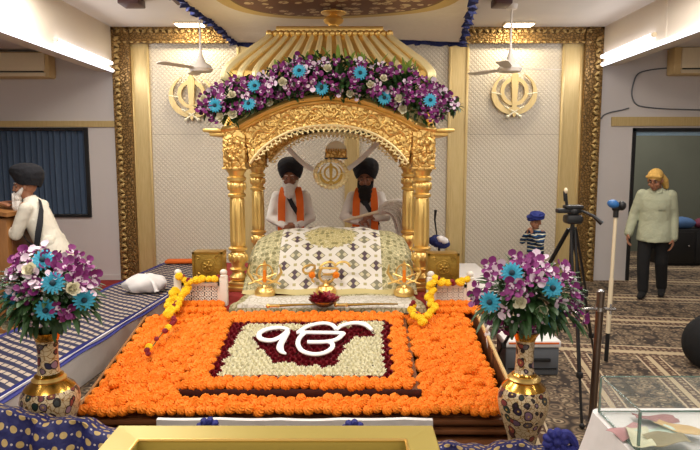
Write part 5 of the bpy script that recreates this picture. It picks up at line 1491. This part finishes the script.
        return p.shape('turban', lambda b: b.sheet(fn, 64, 30), mat, p.H)
    def beard(p, mat, ln=.15, wd=.07, full=1.0):
        hc = p.hc
        def fn(b):
            for s in (-1, 1): b.caps([hc + Vector((s*.070, -.018, -.025)), hc + Vector((s*.060, -.045, -.065)), hc + Vector((s*.03, -.075, -.095))], [.014*full, .022*full, .03*full])
            b.caps([hc + Vector((-.035, -.093, -.058)), hc + Vector((0, -.103, -.049)), hc + Vector((.035, -.093, -.058))], [.007, .009, .007])
            b.ell(hc + Vector((0, -.075, -.112)), (wd, .045, .042)); b.ell(hc + Vector((0, -.075, -.10-ln*.45)), (wd*.95, .045, ln*.45)); b.ell(hc + Vector((0, -.07, -.10-ln*.8)), (wd*.6, .034, ln*.42))
            for i in range(26):
                q = random.Random(i); x = q.uniform(-.8, .8)*wd; b.caps([hc + Vector((x, -.108, -.07)), hc + Vector((x*.9, -.112, -.10-ln*.5)), hc + Vector((x*.5, -.095, -.1-ln*(1.05-abs(x)/wd*.4)))], [.007, .008, .004], 6)
        return p.cloth('beard', fn, mat, .0055, p.H)
def kurta(arms, hem=.42, flare=.25, cuff=.045):
    def fn(b):
        ringloft(b, [(0, 0, hem, flare, .17), (0, 0, .65, .215, .155), (0, 0, .86, .19, .14), (0, -.01, 1.0, .175, .135), (0, -.005, 1.17, .185, .135), (0, 0, 1.28, .19, .125), (0, .005, 1.36, .14, .095), (0, .01, 1.40, .075, .07), (0, .008, 1.425, .07, .066)])
        for sh, el, wr in arms:
            sh, el, wr = Vector(sh), Vector(el), Vector(wr); e = el.lerp(wr, .93)
            b.caps([sh, sh.lerp(el, .5), el, el.lerp(wr, .5), e], [.072, .068, .060, .056, cuff])
            n = 9
            for i in range(n):  # creases gathered on the sleeve
                c = sh.lerp(el, .15+.8*i/n) if i < 5 else el.lerp(e, (i-5)/4); b.ell(c + Vector((.01*sin(i*2.3), -.012*cos(i*3.1), 0)), (.066, .062, .014), (.5*sin(i), .5*cos(i*1.7), 0), 12, 6)
    return fn
def trousers(legs, k=1.0):
    def fn(b):
        for hp, kn, an, toe in legs:
            hp, kn, an = Vector(hp), Vector(kn), Vector(an); b.caps([hp + Vector((0, 0, .05)), hp.lerp(kn, .5), kn, kn.lerp(an, .5), an.lerp(kn, .06)], [.105*k, .092*k, .078*k, .072*k, .066*k])
        b.ell((0, 0, .90), (.165, .12, .12))
    return fn
STAND = [((-.09, 0, .86), (-.095, -.015, .47), (-.10, .015, .085), (-.15, -1, 0)), ((.09, 0, .86), (.095, -.015, .47), (.10, .015, .085), (.15, -1, 0))]
def band(b, pts, w, th=.005, side=(1, 0, 0)):
    """cloth band of width w following pts"""
    pts = spline(pts, 5); s = Vector(side)
    A = [p - s*w/2 for p in pts]; B = [p + s*w/2 for p in pts]; b.strip(A, B, Vector((0, -th, 0)))
def scarf(p, dx=.115, w=.09, lo=.70):
    def fn(b):
        for s in (-1, 1):
            band(b, [(s*.045, .085, 1.40), (s*.075, .03, 1.435), (s*.09, -.06, 1.405), (s*dx*.95, -.135, 1.30), (s*dx, -.155, 1.15), (s*dx*1.02, -.160, .95), (s*dx*1.05, -.170, lo)], w, .012)
        b.sweep(spline([(-.075, .03, 1.435), (-.04, .085, 1.42), (0, .095, 1.41), (.04, .085, 1.42), (.075, .03, 1.435)], 4), .03, 8, flat=(.5, 1), up=(0, 0, 1))
    return p.shape('orange_scarf', fn, 'scarf')
def strap(p, s=1, name='shoulder_strap', y=-.150):
    def fn(b):
        b.strip([(s*-.09+.0, -.10, 1.385), (s*-.06, -.135, 1.33), (s*.00, y-.01, 1.20), (s*.09, y-.012, 1.06), (s*.15, -.12, .95)], [(s*-.045, -.10, 1.40), (s*-.015, -.138, 1.35), (s*.05, y-.01, 1.23), (s*.13, y-.004, 1.10), (s*.18, -.09, .99)], (0, -.007, 0))
    return p.shape(name, fn, 'strap')
# --- attendant with white beard behind the scripture (image left)
c = P(291, 200, 7.15)
p = Person('person with white beard, dark turban and orange scarf behind the scripture bed', (c.x, 7.15, 0), .08, .945, 'skin', 0, (.02, 0, -.12), 1.2)
A = [((-.175, .005, 1.32), (-.255, -.03, 1.05), (-.06, -.20, .955)), ((.175, .005, 1.32), (.255, -.03, 1.05), (.06, -.20, .955))]
p.body(A, STAND)
hand(p.b, A[0][2], (1, -.25, -.1), (0, 1, -.3), (0, 0, 1), 1, .45); hand(p.b, A[1][2], (-1, -.45, -.05), (0, 1, -.3), (0, 0, 1), 1, .5)
p.finish(); p.cloth('kurta', kurta(A), 'kurta'); p.cloth('pyjama', trousers(STAND), 'kurta', .012, p.S); p.turban('turban', 1.12); p.beard('beardwhite', .12, .062); p.hair_brow('beardwhite'); scarf(p); strap(p)
p.shape('wristwatch', lambda b: (b.sweep([Vector((.085, -.183, .962)) + Vector((.0, .034*cos(a), .034*sin(a))) for a in [2*PI*i/14 for i in range(14)]], .009, 6, True), b.ell((.085, -.222, .966), (.018, .008, .018))), 'steel')
# --- attendant with black beard and fly whisk
c = P(366, 200, 7.15)
p = Person('person with black beard and orange scarf holding a whisk behind the scripture bed', (c.x, 7.15, 0), -.08, .94, 'skin', 0, (.10, 0, -.05), 1.2)
A = [((-.175, .005, 1.32), (-.27, -.06, 1.07), (-.075, -.215, 1.02)), ((.175, .005, 1.32), (.26, -.02, 1.07), (.115, -.23, 1.075))]
p.body(A, STAND)
hand(p.b, A[0][2], (.9, -.15, .12), (0, .2, -1), (0, -.3, 1), 1, .75); hand(p.b, A[1][2], (-.55, -.25, .1), (0, .6, -1), (0, -.3, 1), 1, .8)
p.finish(); p.cloth('kurta', kurta(A), 'kurta'); p.cloth('pyjama', trousers(STAND), 'kurta', .012, p.S); p.turban('turban', 1.14); p.beard('beardblack', .17, .078, 1.15); p.hair_brow('beardblack'); scarf(p); strap(p)
# whisk
a, d = P(343, 221, 6.88), P(379, 211.5, 6.88)
t = empty('fly_whisk', a, 'pale fly whisk with a large grey-white hair plume held by the black bearded attendant', 'whisk')
b = MB(); b.sweep([a, a.lerp(d, .5), d, d + (d-a)*.05], [.013, .016, .02, .024], 10); b.build('handle', M['acwhite'], t)
hair = MB(); q = random.Random(9); U = (d-a).normalized()
for i in range(260):
    s0 = d + Vector((q.uniform(-.01, .03), q.uniform(-.02, .02), q.uniform(-.012, .012))); k = q.uniform(-1, 1); yy = q.uniform(-.1, .1)
    l = q.uniform(.75, 1.05); e1 = s0 + Vector((.10*l, yy*.5, .055 + .05*k)); e2 = s0 + Vector((.24*l + .03*k, yy, .02 + .10*k)); e3 = s0 + Vector((.33*l + .05*k, yy*1.3, -.13 + .13*k)); e4 = s0 + Vector((.35*l + .02*k - .06*(k < -.3), yy*1.4, -.25 + .12*k))
    hair.sweep(spline([s0, e1, e2, e3, e4], 3), [lerp(.011, .003, j/12) for j in range(13)], 4)
hair.sweep(spline([d, d + Vector((.11, 0, .03)), d + Vector((.22, 0, -.02)), d + Vector((.29, 0, -.14))], 4), [lerp(.03, .10, (j/12)**.6) for j in range(13)], 10)
hair.build('hair_plume', fabric('whisk_hair', (222, 214, 204), .9, .6, 40), t)
# --- old man at the lectern, facing left
p = Person('person in a black turban and cream kurta leaning on the wooden lectern at the left', (-3.01, 6.0, 0), -PI/2, .95, 'skinlight', .42, (-.36, 0, .38), 1.08)
A = [((-.175, .005, 1.31), (-.22, -.20, 1.12), (-.10, -.37, 1.30)), ((.175, .015, 1.30), (.22, -.18, 1.10), (.10, -.37, 1.30))]
p.body(A, STAND)
hand(p.b, A[0][2], (.2, -1, .35), (0, 0, -1), (1, 0, 0), 1, .3); hand(p.b, A[1][2], (-.3, -1, .35), (0, 0, -1), (-1, 0, 0), 1, .3)
p.finish(); p.cloth('kurta', kurta(A, .38, .29), 'kurtacream'); p.cloth('pyjama', trousers(STAND), 'kurtacream', .012, p.S); p.turban('turban', 1.14); p.beard('beardwhite', .20, .075, 1.0); p.hair_brow('beardwhite')
p.shape('wristwatch', lambda b: (b.sweep([Vector((.11, -.345, 1.27)) + Vector((.032*cos(a), 0, .032*sin(a))) for a in [2*PI*i/14 for i in range(14)]], .009, 6, True), b.ell((.145, -.345, 1.27), (.018, .018, .010))), 'steel')
def sword_belt(b):
    b.strip([(.06, .125, 1.36), (.13, .135, 1.27), (.19, .09, 1.16), (.225, .02, 1.04), (.225, -.05, .93)], [(.05, .135, 1.33), (.12, .145, 1.22), (.185, .115, 1.10), (.225, .05, .98), (.23, -.02, .88)], (.012, 0, 0))
    b.strip([(.228, -.05, .93), (.20, -.11, 1.01), (.13, -.155, 1.12)], [(.228, -.03, .88), (.205, -.10, .96), (.14, -.155, 1.07)], (.012, 0, 0))
p.shape('black_sash', sword_belt, 'strap'); p.shape('pen_pocket', lambda b: b.box((.135, -.125, 1.22), (.012, .06, .05), (0, 0, .7), .004), 'strap')
# --- man coming through the doorway
c = P(655, 298, 7.25)
p = Person('person in a mustard headcloth, pale shirt and black trousers walking out of the dark doorway', (c.x-.05, 7.25, 0), -.6, .955, 'skinlight', .08, (.30, 0, -.15), 1.08)
LG = [((-.09, 0, .86), (-.10, -.10, .48), (-.085, -.11, .085), (-.1, -1, 0)), ((.09, 0, .86), (.09, .02, .47), (.095, .17, .10), (.1, -1, -.1))]
A = [((-.165, .005, 1.32), (-.25, .0, 1.06), (-.29, -.10, .82)), ((.165, .005, 1.32), (.20, .05, 1.04), (.215, -.02, .78))]
p.body(A, LG)
hand(p.b, A[0][2], (-.05, -.25, -1), (1, 0, 0), (0, -1, 0), 1, .35); hand(p.b, A[1][2], (0, -.1, -1), (-1, 0, 0), (0, -1, 0), 1, .35)
p.finish()
def shirt(b):
    ringloft(b, [(0, -.015, .74, .215, .19), (0, -.01, .86, .205, .17), (0, 0, 1.0, .185, .135), (0, 0, 1.17, .19, .135), (0, 0, 1.28, .195, .12), (0, .005, 1.36, .14, .09), (0, .01, 1.405, .072, .066)])
    for sh, el, wr in A:
        sh, el, wr = Vector(sh), Vector(el), Vector(wr); b.caps([sh, sh.lerp(el, .5), el, el.lerp(wr, .5), el.lerp(wr, .97)], [.070, .066, .060, .058, .055])
sh_ = p.cloth('shirt', shirt, 'shirt')
p.shape('collar', lambda b: [b.prism([(0, 0), (s*.075, .03), (s*.07, .075), (s*.01, .05)], (1,0,0), (0,.35,1), (0, -.01, 0), (0, -.09, 1.335)) for s in (-1, 1)], 'shirt', None, sh_)
p.shape('shirt_pocket', lambda b: b.box((.085, -.128, 1.20), (.09, .012, .10), (-.05, 0, .35), .004), 'shirt', None, sh_)
for hp, kn, an, toe in LG:
    p.cloth('sock', lambda b, an=Vector(an), d=Vector(toe): b.caps([an + Vector((0, .015, -.02)), an + d*.06 + Vector((0, 0, -.04)), an + d*.14 + Vector((0, 0, -.05))], [.048, .046, .036]), 'trouser', .008, p.S)
p.cloth('trousers', trousers(LG), 'trouser', .012, p.S); p.hair_brow('beardblack')
def hcloth(b):
    hc = p.hc; b.ell(hc + Vector((0, .015, .045)), (.083, .102, .085), None, 20, 12); b.caps([hc + Vector((-.07, -.05, .06)), hc + Vector((0, -.078, .08)), hc + Vector((.07, -.05, .06))], [.018, .02, .018])
    b.caps([hc + Vector((.03, .10, .02)), hc + Vector((.06, .12, -.06)), hc + Vector((.075, .125, -.14))], [.035, .045, .03]); b.caps([hc + Vector((-.02, .11, .0)), hc + Vector((-.01, .135, -.08))], [.04, .03])
p.cloth('headcloth', hcloth, 'headcloth', .006, p.H)
# --- boy
c = P(532, 230, 7.5)
p = Person('small child in blue turban and striped jumper by the wall, hands at the face', (c.x+.05, 7.5, 0), -.85, .585, 'skinlight', .02, (.0, 0, .25))
A = [((-.165, .005, 1.30), (-.22, -.16, 1.12), (-.06, -.23, 1.32)), ((.165, .005, 1.30), (.22, -.16, 1.12), (.06, -.24, 1.32))]
p.hc = Vector((0, -.025, 1.535)); p.H = p.H @ Matrix.Translation(p.hc) @ Matrix.Diagonal((1.38, 1.38, 1.30, 1)) @ Matrix.Translation(-p.hc)
p.body(A, STAND); p.b.M = p.L
hand(p.b, A[0][2], (.25, -.1, 1), (1, .3, 0), (0, 1, 0), 1.0, .7); hand(p.b, A[1][2], (-.25, -.1, 1), (-1, .3, 0), (0, 1, 0), 1.0, .7)
p.finish()
def jumper(b):
    ringloft(b, [(0, 0, .78, .19, .15), (0, 0, .9, .19, .15), (0, 0, 1.1, .185, .14), (0, 0, 1.26, .185, .125), (0, .005, 1.35, .13, .09), (0, .01, 1.40, .08, .075)])
    for sh, el, wr in A:
        sh, el, wr = Vector(sh), Vector(el), Vector(wr); b.caps([sh, el, el.lerp(wr, .85)], [.075, .068, .055])
p.cloth('striped_jumper', jumper, 'stripes'); p.cloth('trousers', trousers(STAND), 'trouser', .012, p.S)
def bt(b):
    hc = p.hc; b.ell(hc + Vector((0, .02, .105)), (.100, .120, .070), (.22, 0, 0), 20, 12); b.ell(hc + Vector((0, .105, .085)), (.070, .075, .05), (.3, 0, 0))
    for i in range(4):
        b.sweep([hc + Euler((.22, (.22 if i % 2 else -.22), 0)).to_matrix() @ Vector((.098*cos(a), .112*sin(a) + .01, .078 + .022*i)) for a in [2*PI*j/26 for j in range(26)]], .018, 8, True)
p.cloth('turban', bt, 'blueturban', .006, p.H); p.hair_brow('beardblack')
# ------------------------------------------------------------------ camera and picture
cam = bpy.data.cameras.new('camera'); co = bpy.data.objects.new('camera', cam); C.objects.link(co)
co.location = (0, 0, CAM_H); co.rotation_euler = (PI/2 - PITCH, 0, 0); cam.sensor_fit = 'HORIZONTAL'; cam.sensor_width = 36; cam.lens = 36*F_PX/700; cam.clip_start = .05
scene.camera = co
vs = scene.view_settings; vs.view_transform = 'Standard'; vs.look = 'None'; vs.gamma = 1; vs.use_curve_mapping = False; vs.exposure = 0.0
scene.cycles.use_denoising = True
scene.cycles.max_bounces = 8; scene.cycles.transparent_max_bounces = 8; scene.cycles.sample_clamp_indirect = 4
